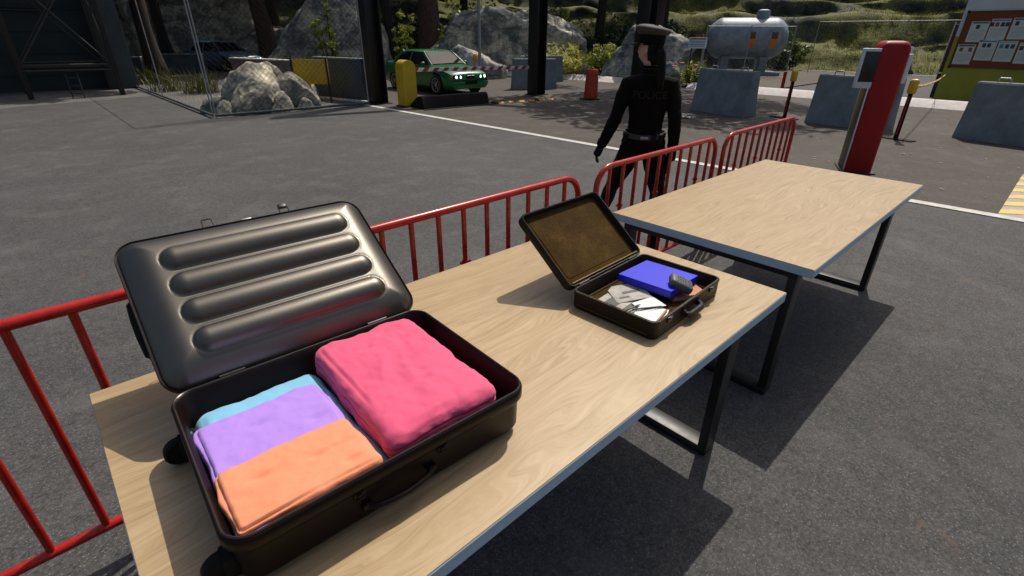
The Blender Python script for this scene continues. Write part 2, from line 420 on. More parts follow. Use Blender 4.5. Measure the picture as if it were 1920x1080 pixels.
sheet('dusty_strip', [(-30, 17.2), (-6, 17.5), (-.3, 17.9), (2.95, 18.9), (2.95, 40), (-30, 40)], .004, M['gravel'])
# hatched no-parking marking at the right edge
hb = MB()
hb.mi = 0; hb.poly([(7.27, -2.5, .008), (9.85, -2.5, .008), (9.85, .17, .008), (7.27, .17, .008)])
def clip_stripe(x0, wd):
    # a diagonal band inside the rectangle 7.27..9.85 by -2.5...17
    out = []
    for k in range(25):
        y = .17-2.67*k/24; out.append(y)
    a = [(min(9.85, max(7.27, x0+(.17-y)*.75)), y) for y in out]; c = [(min(9.85, max(7.27, x0+wd+(.17-y)*.75)), y) for y in out]
    return a + c[::-1]
hb.mi = 1
for i in range(-6, 8):
    pl = clip_stripe(7.3+i*.42, .21)
    for k in range(24):
        q = [pl[k], pl[k+1], pl[len(pl)-2-k], pl[len(pl)-1-k]]
        if abs(q[0][0]-q[3][0]) > 1e-4 or abs(q[1][0]-q[2][0]) > 1e-4:
            hb.poly([(x, y, .0115) for x, y in q])
struct(hb.build('hatched_marking', [M['purplepaint'], M['yellowline']], angle=0))
lm = MB(); lm.mi = 0
def stroke(b, p, q, wd, z):
    p, q = Vector(p), Vector(q); d = (q-p).normalized(); n = Vector((-d.y, d.x))*wd/2
    b.poly([(*(p+n), z), (*(q+n), z), (*(q-n), z), (*(p-n), z)])
for p, q in (((7.75, -.05), (7.42, -.16)), ((7.75, -.05), (7.42, -.30))): stroke(lm, p, q, .07, .0152)
lm.mi = 1
stroke(lm, (7.52, -.25), (7.28, -.33), .08, .0152); stroke(lm, (7.52, -.25), (7.28, -.62), .07, .0155)
struct(lm.build('painted_letters', [M['whiteline'], M['black']], angle=0))
# kerb along the far side of the road
kb = MB(); kb.loft([[Vector((18.10, y, 0)), Vector((18.40, y, .17)), Vector((18.46, y, .19)), Vector((18.62, y, .19)), Vector((18.62, y, 0))] for y in [-20+.5*i for i in range(61)]])
kp = [(18.53, 10), (18.5, 12), (18.4, 15), (18.0, 17.5), (17, 20), (15.6, 23.5)]
kb.loft([[Vector((x-.40, y, 0)), Vector((x-.10, y, .17)), Vector((x-.04, y, .19)), Vector((x+.09, y, .19)), Vector((x+.09, y, 0))] for x, y in kp[1:]])
struct(kb.build('kerb', M['kerb']))
sheet('planting_bed', [(18.62, 7.6), (40, 7.6), (40, 40), (14, 40), (15.5, 24), (17.1, 20), (18.1, 17.5), (18.6, 12)], .04, M['earth'])

# ------------------------------------------------------------------ hillside / cliff backdrop
def hillside():
    base = [(36, -40), (35, -15), (35.2, 0), (35.5, 6), (35, 10), (33, 15), (29, 20), (24, 25), (19.5, 30), (16.5, 35), (13.5, 40), (7, 43), (0, 45), (-12, 46), (-40, 48)]
    B = [Vector((*p, 0)) for p in base]
    dist = [0]
    for a, b in zip(B[:-1], B[1:]): dist.append(dist[-1]+(b-a).length)
    NS, NTT = 620, 120
    bm = bmesh.new(); G = []
    def at(s):
        for i in range(len(B)-1):
            if s <= dist[i+1]+1e-6:
                f = (s-dist[i])/(dist[i+1]-dist[i]); return B[i].lerp(B[i+1], f)
        return B[-1]
    for i in range(NS+1):
        s = dist[-1]*i/NS
        p = at(s); d = (at(min(dist[-1], s+4))-at(max(0, s-4))).normalized(); n = Vector((d.y, -d.x, 0))
        if n.dot(Vector((1, 1, 0))) < 0: n = -n
        row = []
        right = max(0, min(1, (95-s)/25))        # gentle mossy slope on the right, cliff on the left
        for j in range(NTT+1):
            t = j/NTT
            out = t*(9+14*right); zs = 16*(t**.8)*(1-right)+right*(13*t)
            u = zs/1.7+.9*noise.noise(Vector((s*.06, zs*.1, 5)))+.35*noise.noise(Vector((s*.25, zs*.3, 8))); fl = math.floor(u); fr = u-fl
            z = zs+1.7*(fr**3/(fr**3+(1-fr)**3)-fr)*.8*min(1, t*9)
            q = p+n*out
            ter = 0
            st = noise.noise(Vector((s*.05, 0, z*.9)))
            z2 = z + (.55*st + .35*noise.noise(Vector((s*.35, z*1.6, 3))))*min(1, t*6)
            off = 1.4*fbm((q.x*.16, q.y*.16, z*.22), 5)+.6*fbm((q.x*.6, q.y*.6, z*1.1), 5)+.22*fbm((q.x*2.1, q.y*2.1, z*3), 3)
            q = q+n*off*min(1, .3+t*5)*(.8 if right > .5 else 1.3)
            row.append(bm.verts.new((q.x, q.y, z2-.1)))
        G.append(row)
    for i in range(NS):
        for j in range(NTT): bm.faces.new((G[i][j], G[i+1][j], G[i+1][j+1], G[i][j+1]))
    bmesh.ops.recalc_face_normals(bm, faces=list(bm.faces))
    me = bpy.data.meshes.new('hillside'); bm.to_mesh(me); bm.free()
    hs_ = struct(link('hillside', me, M['cliff'], angle=180))
    rnd = random.Random(5); V, F = [], []
    ps = [p for p in me.polygons if abs(p.normal.z) > .5 and p.center.x > 26 and -14 < p.center.y < 22 and p.center.z < 7]
    for _ in range(9000):
        p = rnd.choice(ps); c = p.center
        if noise.noise(Vector((c.x*.35, c.y*.35, c.z*.6))) < -.05: continue
        q0 = Vector((c.x+rnd.uniform(-.15, .15), c.y+rnd.uniform(-.15, .15), c.z-.03))
        for _b in range(4):
            l = rnd.uniform(.08, .26); d = Vector((rnd.gauss(0, .4), rnd.gauss(0, .4), 1)).normalized()*l; sd = Vector((rnd.gauss(0, 1), rnd.gauss(0, 1), 0)).normalized()*.018
            q = q0+Vector((rnd.uniform(-.1, .1), rnd.uniform(-.1, .1), 0)); i = len(V); V += [tuple(q-sd), tuple(q+sd), tuple(q+d)]; F.append((i, i+1, i+2))
    mg = bpy.data.meshes.new('slope_grass'); mg.from_pydata(V, [], F)
    g_ = link('slope_grass', mg, M['slopegrass'], None, 0); g_['kind'] = 'stuff'; tag(g_, 'short yellow-green grass growing on the mossy slope', 'grass')
hillside()

def boulder(name, label, c, dim, seed, m, rz=0.0, sub=5, rough=1.0, group=None, cuts=7, keep=0.0):
    bm = bmesh.new(); bmesh.ops.create_icosphere(bm, subdivisions=sub, radius=1)
    rnd = random.Random(seed)
    planes = [(Vector((rnd.gauss(0, 1), rnd.gauss(0, 1), rnd.gauss(0, .8))).normalized(), rnd.uniform(.55, .85)+keep) for _ in range(cuts)]
    S = Vector((seed*3.1, seed*1.7, seed*.9))
    for v in bm.verts:
        p = v.co.copy()
        for n, d in planes:
            e = p.dot(n)-d
            if e > 0: p -= n*e*.93
        r = 1+rough*(.16*fbm(p*1.1+S, 4)+.07*noise.ridged_multi_fractal(p*2.2+S, .9, 2, 4, 1, 2)-.07)
        p = p*r
        v.co = Vector((p.x*dim[0]/2, p.y*dim[1]/2, max(-.15, p.z)*dim[2]/(1.0)))
    me = bpy.data.meshes.new(name); bm.to_mesh(me); bm.free()
    o = link(name, me, m, angle=50 if sub < 4 else 180, loc=c, rot=(0, 0, rz))
    return tag(o, label, 'boulder' if dim[0] > 1.2 else 'rock', group)

# large background boulders
boulder('boulder', 'long humped grey boulder behind the gate, widest of the boulders, lit on top', (18.4, 19.7, 0), (8.2, 4.6, 2.95), 3, M['rock'], R(-42), 6)
boulder('boulder', 'low flat-topped boulder directly behind the green car roof', (13.9, 20.2, 0), (3.2, 2.6, 1.55), 5, M['rock'], R(-40), 5)
boulder('boulder', 'pale craggy low boulder between the orange reflector and the black gate post', (15.2, 18.6, 0), (2.6, 2.0, 1.5), 8, M['palerock'], R(-30), 5)
boulder('boulder', 'pale-topped boulder behind the police officer and the yellow-green bushes', (19.8, 12.9, 0), (4.6, 3.4, 2.1), 11, M['palerock'], R(-60), 6)
boulder('boulder', 'small rounded boulder in the flower bed below the pale-topped boulder', (18.9, 11.9, 0), (1.6, 1.3, 1.15), 12, M['rock'], R(-60), 4)
boulder('rock_outcrop', 'tall slanting grey rock slab left of the thick black gate post', (11.6, 25.6, -.3), (6.2, 4.5, 4.8), 21, M['rock'], R(-20), 6)
boulder('rock_outcrop', 'high rock face between the tree trunk and the slanting slab at the back', (8.6, 35.5, -.3), (9, 6, 6.5), 24, M['rock'], R(10), 6)
boulder('rock_outcrop', 'rounded rock mound beside the blue car, behind the fenced rock pile', (11.9, 32.2, -.2), (4.6, 3.4, 2.2), 23, M['rock'], R(-30), 5)
boulder('rock_outcrop', 'low mound of rock behind the roof of the blue car', (9.2, 35.0, 0), (4.2, 2.6, 2.2), 26, M['rock'], R(-10), 5)
boulder('rock_outcrop', 'shadowed rock wall seen just right of the dark green shed', (4.4, 37, -.2), (6, 5, 6.0), 29, M['rock'], R(30), 6)
# rock pile inside the fence
pile = [((4.35, 14.05, -.08), (1.70, 1.4, 1.22), 31, 'largest rock of the fenced pile, rounded and patched with dark lichen'),
        ((5.05, 14.75, -.05), (1.0, .8, 1.0), 32, 'rock at the back right of the fenced pile, half behind the largest rock'),
        ((5.05, 13.55, -.06), (1.2, .8, .84), 33, 'broad slanting rock on the right of the fenced pile'),
        ((4.12, 13.20, -.06), (1.02, .6, .74), 34, 'pointed pale rock at the front centre of the fenced pile'),
        ((4.62, 13.10, -.06), (.72, .45, .46), 35, 'low slanting rock right of the pointed front rock in the fenced pile'),
        ((3.44, 13.25, -.05), (.46, .40, .36), 36, 'small pale rock at the front left corner of the fenced pile'),
        ((5.22, 13.12, -.05), (.42, .4, .32), 37, 'small round dark rock at the front right of the fenced pile'),
        ((6.05, 14.75, -.05), (.50, .45, .58), 38, 'small square-topped rock beside the yellow panel'),
        ((3.52, 13.95, -.05), (.75, .75, .42), 39, 'low dark rock at the left foot of the largest rock')]
for c, d, sd, lb in pile:
    boulder('rock', lb, c, (d[0]*1.2, d[1]*1.15, d[2]*1.04), sd, M['pilerock'], R(sd*37), 5 if d[0] > .9 else 4, .75, 'rocks piled behind the chain link fence', 11, .09)

# ------------------------------------------------------------------ tables
def table(label, x, y, rx, first=None):
    t = thing('table', label, 'table', (x, y, 0), 0, 'wood-topped inspection tables')
    Lx, Ly = 2.128, 1.093
    b = MB(); b.box((Lx/2, Ly/2, .7493), (Lx-.003, Ly-.003, .003), bev=.0008, seg=1)
    top = b.build('tabletop', M['wood'], t)
    e = MB(); e.box((Lx/2, Ly/2, .7285), (Lx, Ly, .0385), bev=.0012, seg=1)
    e.build('edge_band', M['edge'], top)
    for xx in (.075, rx):
        f = MB()
        for yy in (.067+.02, Ly-.087): f.box((xx, yy, .355), (.085, .04, .63), bev=.003)
        f.box((xx, Ly/2, .02), (.085, Ly-.134, .04), bev=.003)
        f.box((xx, Ly/2, .69), (.085, Ly-.134, .038), bev=.003)
        f.build('leg_frame', M['blacksteel'], t)
    return t
table('light oak table holding the open suitcase and the open briefcase', -.106, .537, 1.897)
table('empty light oak table behind the briefcase table', 2.335, .537, 1.835)

# ------------------------------------------------------------------ suitcase
sc = thing('suitcase', 'large dark grey hard-shell suitcase lying open on the front table, lid with four ridges', 'suitcase', (.378, .962, .7502), R(-2.4))
W, D, HB = .688, .520, .142
RB = .052
o = lambda k, r=0: rrect(W+2*k, D+2*k, RB+k, 8)
b = MB()
b.loft([L3(o(-.030), .012), L3(o(-.016), .016), L3(o(-.011), .026), L3(o(-.009), .095), L3(o(-.006), .106), L3(o(0), .110), L3(o(.002), .113), L3(o(.002), .136), L3(o(-.001), .141), L3(o(-.006), .142),
        L3(o(-.009), .140), L3(o(-.011), .132), L3(o(-.017), .125), L3(o(-.018), .032), L3(o(-.03), .022)])
base = b.build('base_shell', M['case'], sc, 50)
b = MB(); b.tube(L3(o(-.0045), .1425), .0028, 6, True)
b.build('rim_trim', M['trim'], base)
b = MB(); b.prism(rrect(W-.07, D-.07, .04), .0225, .0245); b.build('lining', M['lining'], sc)
for yy in (.19, -.19):                                  # wheels on the short end
    wl = MB(); wl.lathe([(.012, -.013), (.030, -.013), (.034, -.008), (.034, .008), (.030, .013), (.012, .013)], 24, Matrix.Translation((-W/2-.012, yy+.0, .036)) @ Matrix.Rotation(R(90), 4, 'X'))
    wl.box((-W/2+.012, yy, .042), (.05, .05, .056), bev=.012)
    wl.build('wheel', M['black'], sc)
for yy in (.17, -.17):
    f = MB(); f.lathe([(.010, -.0025), (.016, 0), (.016, .010), (.010, .012)], 14, Matrix.Translation((W/2-.06, yy, .0025))); f.build('foot', M['black'], sc)
b = MB()                                                # carrying handle on the long front side
hp = [Vector((x, -D/2-.004-.020*math.sin(math.pi*k/12)**.5, .055)) for k, x in enumerate([-.075+.15*k/12 for k in range(13)])]
b.tube([p+Vector((-.02, .008, 0)) for p in hp], .0062, 8)
for x in (-.097, .057): b.box((x, -D/2+.005, .055), (.022, .012, .018), bev=.004)
b.build('carry_handle', M['case'], sc)
for x in (-.11, .085):
    l = MB(); l.box((x, -D/2+.003, .098), (.026, .006, .018), bev=.002); l.box((x, -D/2-.001, .100), (.012, .005, .008), bev=.002); l.tube([(x-.010, -D/2-.002, .091), (x+.010, -D/2-.002, .091)], .0016, 6)
    l.build('catch', M['case'], sc)
b = MB(); b.lathe([(.002, .006), (.006, .004), (.0085, 0)], 14, Matrix.Translation((-W/2+.0155, .14, .105)) @ Matrix.Rotation(R(90), 4, 'Y')); b.build('lining_stud', M['chrome'], sc)
# lid: plane x across, y away from hinge, +z is the face turned to us
LL = .478
lidM = Matrix.Translation((0, D/2+.001, .145)) @ Matrix.Rotation(R(33), 4, 'X')
def pill(x, y, cx, cy, hl, r):
    dx = max(0, abs(x-cx)-hl); d = math.hypot(dx, y-cy)/r
    return d
def lid_h(x, y):
    dx = W/2-abs(x); dy = min(y, LL-y)
    # distance to rounded rectangle edge
    rr = .055
    if dx < rr and dy < rr: de = rr-math.hypot(rr-dx, rr-dy)
    else: de = min(dx, dy)
    de = max(0, de)
    s = min(1, de/.086); h = .054*(1-(1-s)**2.3)
    for k, (cy, hl) in enumerate(((.095, .222), (.184, .222), (.272, .222), (.360, .222))):
        d = pill(x, y, .004, cy, hl, .0345)
        if d < 1: h += .024*math.sqrt(max(0, 1-d*d))**1.1
        elif d < 1.22: h -= .0016*(1-abs(d-1.08)/.14) if abs(d-1.08) < .14 else 0
    return h
b = MB(); NX, NY = 170, 130; G = []
for i in range(NX+1):
    row = []
    for j in range(NY+1):
        x = -W/2+W*i/NX; y = LL*j/NY; rr = .055
        ax = max(0, abs(x)-(W/2-rr)); yc = LL/2; ay = max(0, abs(y-yc)-(LL/2-rr))
        q = math.hypot(ax, ay)
        if q > rr:
            x = math.copysign((W/2-rr)+ax*rr/q, x); y = yc+math.copysign((LL/2-rr)+ay*rr/q, y-yc)
        row.append(b.bm.verts.new(lidM @ Vector((x, y, lid_h(x, y)-.014))))
    G.append(row)
for i in range(NX):
    for j in range(NY):
        q = [G[i][j], G[i+1][j], G[i+1][j+1], G[i][j+1]]
        a = (q[0].co-q[2].co).cross(q[1].co-q[3].co).length
        if a > 1e-9: b.face(q)
lid = b.build('lid', M['lidmetal'], sc, 180)
b = MB(); lo_ = lambda k: [(x, y+LL/2) for x, y in rrect(W+2*k, LL+2*k, .055+k, 8)]
b.loft([[lidM @ v for v in L3(lo_(-.004), -.010)], [lidM @ v for v in L3(lo_(.002), -.006)], [lidM @ v for v in L3(lo_(.004), -.014)], [lidM @ v for v in L3(lo_(.003), -.022)], [lidM @ v for v in L3(lo_(-.008), -.026)], [lidM @ v for v in L3(lo_(-.02), -.042)], [lidM @ v for v in L3(lo_(-.06), -.048)]], False, True)
b.build('lid_frame', M['case'], lid, 50)
for x in (-.105, .115):                                 # hasp loops on the lid's free edge
    l = MB(); l.tube([lidM @ Vector(p) for p in ((x-.014, LL, -.008), (x-.014, LL+.026, -.006), (x-.010, LL+.030, -.006), (x+.010, LL+.030, -.006), (x+.014, LL+.026, -.006), (x+.014, LL, -.008))], .0019, 6)
    if x > 0: l.box(lidM @ Vector((x, LL+.028, -.008)), (.026, .016, .010), rot=(R(33), 0, 0), bev=.003)
    l.build('hasp', M['blacksteel'], lid)
b = MB(); b.box(lidM @ Vector((.0, LL+.006, -.012)), (.03, .008, .008), rot=(R(33), 0, 0), bev=.003); b.build('lock_plate', M['steelgrey'], lid)
b = MB()                                                # grip on the short side of the lid
b.tube([lidM @ Vector(p) for p in ((-W/2+.012, .13, -.040), (-W/2-.004, .145, -.042), (-W/2-.007, .20, -.042), (-W/2-.007, .25, -.042), (-W/2-.004, .30, -.042), (-W/2+.012, .315, -.040))], .010, 8)
b.build('side_grip', M['black'], lid)
for x in (-.2, .2):
    h = MB(); h.tube([(x-.03, D/2+.003, .143), (x+.03, D/2+.003, .143)], .005, 8); h.build('hinge', M['blacksteel'], sc)

# folded clothes: rounded, wrinkled slabs with fold lines round their sides
def folded(name, label, x0, x1, y0, y1, z0, z1, r, seed, m, wr=.0022, folds=3, n=54, sag=.006, group='folded clothes in the suitcase', tilt=0, rz=0, lean=(0,0)):
    bm = bmesh.new(); bmesh.ops.create_cube(bm, size=2); bmesh.ops.subdivide_edges(bm, edges=list(bm.edges), cuts=n, use_grid_fill=True)
    hx, hy, hz = (x1-x0)/2, (y1-y0)/2, (z1-z0)/2
    dents = [(random.Random(seed*7+i).uniform(-.7, .7), random.Random(seed*9+i).uniform(-.8, .7)) for i in range(4)]
    rz_ = min(r, hz*.98); S = Vector((seed*5.3, seed*2.9, seed))
    for v in bm.verts:
        p = Vector((v.co.x*hx, v.co.y*hy, v.co.z*hz))
        q = Vector((max(-hx+r, min(hx-r, p.x)), max(-hy+r, min(hy-r, p.y)), max(-hz+rz_, min(hz-rz_, p.z))))
        d = p-q
        side = 0
        if d.length > 1e-9:
            dn = Vector((d.x/r, d.y/r, d.z/rz_)).normalized()
            p = q+Vector((dn.x*r, dn.y*r, dn.z*rz_)); side = math.hypot(dn.x, dn.y)
        nrm = (d.normalized() if d.length > 1e-9 else Vector((0, 0, 1 if p.z > 0 else -1)))
        g_ = p+S
        k = wr*(.9*fbm(g_*6, 3)+.9*fbm(g_*30, 3)+.8*(1-abs(2*noise.noise(Vector((g_.x*11+2*noise.noise(g_*5), g_.y*5, g_.z*8))))))
        for dx_, dy_ in dents:
            e = ((p.x/hx-dx_)*hx)**2*2200+((p.y/hy-dy_)*hy)**2*16000
            if e < 6 and p.z > 0: k -= .007*math.exp(-e)
        if side > .3:                                   # folded layers show as creases along the sides
            ph = (p.z/hz*.5+.5)*folds+.18*noise.noise((p+S)*9)
            k += -.011*side*(math.exp(-((ph % 1)-.0)**2/.004)+math.exp(-((ph % 1)-1)**2/.004))
            k += .006*side*noise.noise((p+S)*12)
        p += nrm*k
        if p.z > 0: p.z += -sag*((p.x/hx)**2+(p.y/hy)**2)*.5+lean[0]*p.x/hx+lean[1]*p.y/hy
        v.co = p
    me = bpy.data.meshes.new(name); bm.to_mesh(me); bm.free()
    ob = link(name, me, m, angle=180, loc=((x0+x1)/2, (y0+y1)/2, (z0+z1)/2), rot=(0, 0, R(-2.4)+rz))
    return tag(ob, label, 'clothes', group)
z0 = .776
folded('folded_shirt', 'sky blue folded shirt at the bottom of the left pile in the suitcase', .058, .364, .738, 1.180, z0, z0+.088, .040, 1, M['c_blue'], folds=2)
folded('folded_shirt', 'violet folded shirt on the blue shirt, middle of the left pile', .054, .330, .738, 1.094, z0+.058, z0+.104, .014, 2, M['c_purple'], folds=1)
folded('folded_shirt', 'orange folded shirt on top at the front of the left pile', .050, .330, .736, .912, z0+.070, z0+.115, .014, 3, M['c_orange'], folds=1)
folded('folded_trousers', 'indigo folded garment mostly hidden under the raspberry sweater', .352, .600, .742, 1.130, z0, z0+.060, .028, 4, M['c_indigo'], folds=1)
folded('folded_sweater', 'raspberry red folded sweater, thickest item on the right of the suitcase', .358, .652, .730, 1.172, z0+.045, z0+.142, .032, 5, M['c_red'], wr=.0034, folds=3, lean=(0, .004))

# ------------------------------------------------------------------ briefcase
bc = thing('briefcase', 'small dark brown leather briefcase open at the far end of the front table', 'briefcase', (1.5505, .8845, .7502), R(2.6))
W2, D2, H2 = .500, .352, .072
o2 = lambda k: rrect(W2+2*k, D2+2*k, max(.004, .028+k), 6)
b = MB()
b.loft([L3(o2(-.008), 0), L3(o2(-.002), .003), L3(o2(0), .009), L3(o2(0), .060), L3(o2(.002), .063), L3(o2(.002), .070), L3(o2(-.002), .0725), L3(o2(-.007), .0715), L3(o2(-.009), .066), L3(o2(-.010), .010), L3(o2(-.02), .008)])
base2 = b.build('base_tray', M['leather'], bc, 45)
b = MB(); b.prism(rrect(W2-.03, D2-.03, .015), .0085, .0105); b.build('lining', M['suede'], bc)
b = MB(); b.tube(L3([(x, y) for x, y in rrect(W2-.028, D2-.028, .016)], .014), .004, 6, True); b.build('binding', M['binding'], bc)
b = MB()                                                # stitching along the bottom edge
for k in range(60):
    x = -W2/2+.03+(W2-.06)*k/59
    b.box((x, -D2/2-.0004, .018), (.0042, .0016, .0014))
b.build('front_stitching', M['binding'], base2); b = MB()
for k in range(40):
    y = -D2/2+.03+(D2-.06)*k/39
    b.box((-W2/2-.0004, y, .018), (.0016, .0042, .0014))
b.build('side_stitching', M['binding'], base2)
hb2 = MB()
hpts = [(-.055, -D2/2-.002, .040), (-.054, -D2/2-.014, .034), (-.040, -D2/2-.021, .030), (.040, -D2/2-.021, .030), (.054, -D2/2-.014, .034), (.055, -D2/2-.002, .040)]
hb2.tube(hpts, [.009, .0115, .013, .013, .0115, .009], 10)
for x in (-.056, .056): hb2.box((x, -D2/2-.003, .04), (.022, .010, .022), bev=.003)
hb2.build('carry_handle', M['leather'], bc)
for x in (-.16, .16):
    l = MB(); l.box((x, -D2/2-.003, .056), (.034, .006, .020), bev=.002); l.box((x, -D2/2-.007, .060), (.016, .005, .009), bev=.0015); l.build('latch', M['blacksteel'], bc)
L2 = .350
lm2 = Matrix.Translation((0, D2/2+.001, .075)) @ Matrix.Rotation(R(39), 4, 'X')
o3 = lambda k: [(x, y+L2/2) for x, y in rrect(W2+2*k, L2+2*k, max(.004, .028+k), 6)]
T3 = lambda k, z: [lm2 @ v for v in L3(o3(k), z)]
b = MB(); b.loft([T3(-.010, -.036), T3(-.002, -.034), T3(0, -.028), T3(0, -.004), T3(-.003, 0), T3(-.007, -.001), T3(-.009, -.006), T3(-.012, -.026), T3(-.02, -.029)])
lid2 = b.build('lid', M['leather'], bc, 45)
b = MB(); b.loft([[lm2 @ v for v in L3([(x, y+L2/2) for x, y in rrect(W2-.03, L2-.03, .016)], z)] for z in (-.0275, -.0255)]); b.build('lid_lining', M['suede'], lid2)
b = MB(); b.box(lm2 @ Vector((0, .017, -.013)), (W2-.05, .004, .020), rot=(R(39), 0, 0)); b.build('binding', M['binding'], lid2)
b = MB(); b.loft([[lm2 @ v for v in L3([(x, y+L2/2) for x, y in rrect(W2-.085, L2-.085, .016)], z)] for z in (-.0254, -.0235)]); b.build('document_pocket', M['suede'], lid2)
for x in (-.17, .17):
    h = MB(); h.tube([(x-.03, D2/2+.003, .0735), (x+.03, D2/2+.003, .0735)], .004, 8); h.build('hinge', M['blacksteel'], bc)
# contents of the briefcase
ZB = .7612
bk = thing('book', 'royal blue hardback book lying across the things in the briefcase', 'book', (1.662, .912, ZB+.022), R(2))
b = MB(); b.box((0, 0, .0285), (.215, .232, .003), bev=.001, seg=1); b.box((0, 0, .0015), (.215, .232, .003), bev=.001, seg=1); b.box((-.1065, 0, .015), (.003, .232, .024)); b.box((0, -.1145, .015), (.2095, .003, .024))
b.build('cover', M['bookblue'], bk)
b = MB(); b.box((.002, .001, .015), (.203, .224, .0235)); b.build('pages', M['pages'], bk)
bk.rotation_euler = (R(-1.2), R(1.5), R(2))
rc = thing('handheld_radio', 'dark grey handheld radio with a patterned keypad leaning on the blue book', 'radio', (1.636, .806, ZB+.047), R(30))
b = MB(); b.box((0, 0, .016), (.064, .092, .034), bev=.012, seg=3); b.build('body', M['radiogrey'], rc)
b = MB()
for i in range(3):
    for j in range(4): b.box((-.0145+.0145*i, -.010+.0105*j, .0332), (.0085, .0062, .0018), bev=.0006, seg=1)
b.build('keypad', M['darkgrey'], rc)
b = MB(); b.box((0, -.028, .0330), (.036, .014, .0016)); b.build('display', M['darkgrey'], rc)
rc.rotation_euler = (R(24), R(-8), R(34))
nb = thing('notebook', 'tan leather notebook lying under the blue book', 'notebook', (1.680, .806, ZB+.001), R(-26))
b = MB(); b.box((0, 0, .0165), (.15, .10, .002)); b.box((0, 0, .001), (.15, .10, .002)); b.box((-.074, 0, .00875), (.002, .10, .0135)); b.build('cover', M['tan'], nb)
b = MB(); b.box((.001, 0, .00875), (.144, .094, .013)); b.build('pages', M['pages'], nb)
b = MB(); b.prism(rrect(.145, .165, .003), 0, .003); tag(b.build('paper_sheet', M['paper'], loc=(1.380, .905, ZB+.0005), rot=(0, 0, R(8))), 'white sheet under the grey leaflet at the hinge side of the briefcase', 'paper', 'papers in the briefcase')
gl = thing('leaflet', 'folded grey printed leaflet lying on the white paper in the briefcase', 'leaflet', (1.427, .922, ZB+.004), R(5))
b = MB(); b.prism(rrect(.10, .15, .003), 0, .004); b.build('sheet', M['greypaper'], gl)
b = MB(); b.box((0, .02, .0048), (.074, .05, .001)); b.box((0, -.045, .0048), (.074, .02, .001)); b.build('print', M['darkgrey'], gl)
gb = thing('grey_booklet', 'grey booklet with a folded corner tucked half under the blue book', 'booklet', (1.506, .940, ZB+.012), R(-30))
b = MB(); b.prism([(-.07, -.06), (.07, -.06), (.07, .06), (-.045, .06), (-.07, .035)], 0, .006); b.build('cover', M['greypaper'], gb)
b = MB(); b.box((.01, .0, .0066), (.07, .014, .001)); b.box((-.03, -.03, .0066), (.04, .010, .001)); b.build('print', M['darkgrey'], gb)
gb.rotation_euler = (R(3), R(-5), R(-30))
b = MB(); b.prism(rrect(.125, .105, .002), 0, .004)
tag(b.build('paper_sheet', M['paper'], loc=(1.430, .790, ZB+.0075), rot=(R(1), R(-1), R(20))), 'bright white notepad in the front left corner of the briefcase', 'paper', 'papers in the briefcase')
b = MB(); b.prism(rrect(.100, .075, .002), 0, .002)
tag(b.build('paper_sheet', M['paper'], loc=(1.482, .832, ZB+.014), rot=(R(2), R(-3), R(-16))), 'small white card lying askew beside the notepad in the briefcase', 'paper', 'papers in the briefcase')
def pen(label, p, q, r, body, tip):
    p, q = Vector(p), Vector(q); d = (q-p)
    t = thing('pen', label, 'pen', p, 0, 'pens in the briefcase')
    b = MB(); b.tube([(0, 0, 0), d*.02, d*.86], [r*.7, r, r], 10); b.build('barrel', M[body], t)
    b = MB(); b.tube([d*.86, d*.93, d], [r*.9, r*.6, r*.15], 10); b.build('tip', M[tip], t)
pen('dark pen lying across the edge of the white notepad', (1.345, .868, ZB+.018), (1.455, .850, ZB+.019), .0035, 'darkgrey', 'darkgrey')
pen('slim black pen along the right edge of the notepad', (1.400, .848, ZB+.0185), (1.515, .780, ZB+.0185), .0035, 'darkgrey', 'chrome')
pen('brown pen at the front of the notepad', (1.395, .742, ZB+.0175), (1.500, .765, ZB+.0175), .004, 'tan', 'darkgrey')
pen('thick white pen nearest the front corner of the briefcase', (1.385, .722, ZB+.0065), (1.520, .745, ZB+.0065), .0065, 'whiteplastic', 'chrome')

# ------------------------------------------------------------------ crowd barriers
def barrier(label, x, y, rz, first):
    if first: return dup(first, (x, y, 0), rz, label)
    t = thing('crowd_barrier', label, 'barrier', (x, y, 0), rz, 'red crowd barriers behind the tables')
    Lb, zt, zb, rc_, r = 1.57, .95, .15, .13, .018
    pts = []
    for k in range(9):
        a = R(180-90*k/8); pts.append((rc_+rc_*math.cos(a), 0, zt-rc_+rc_*math.sin(a)))
    for k in range(9):
        a = R(90-90*k/8); pts.append((Lb-rc_+rc_*math.cos(a), 0, zt-rc_+rc_*math.sin(a)))
    path = [(0, 0, .03), (0, 0, .3)]+pts+[(Lb, 0, .3), (Lb, 0, .03)]
    b = MB(); b.tube(path, r, 12); b.build('frame', M['redpaint'], t, 60)
    b = MB(); b.tube([(0, 0, zb), (Lb, 0, zb)], r*.95, 12); b.build('bottom_rail', M['redpaint'], t, 60)
    for k in range(10):
        x_ = Lb/2+(k-4.5)*.146
        c = MB(); c.tube([(x_, 0, zb), (x_, 0, zt-.004)], .0122, 10)
        if k in (1, 4, 8):
            c.tube([(x_, 0, .655), (x_, 0, .675)], .0175, 10); c.box((x_+.022, 0, .665), (.014, .014, .012)); c.box((x_-.022, 0, .665), (.014, .014, .012))
        c.build('bar', M['redpaint'], t, 60)
    for x_ in (0, Lb):
        f = MB(); f.tube([(x_, -.20, .012), (x_, -.16, .03), (x_, .16, .03), (x_, .20, .012)], .016, 10); f.build('foot', M['redpaint'], t, 60)
    return t
ang = R(.85)
b0 = barrier('red crowd barrier nearest the camera, left of the suitcase', -1.075, 1.774, ang, None)
barrier('red crowd barrier between the suitcase and the briefcase', .665, 1.790, ang, b0)
barrier('red crowd barrier in front of the police officer', 2.440, 1.842, ang, b0)
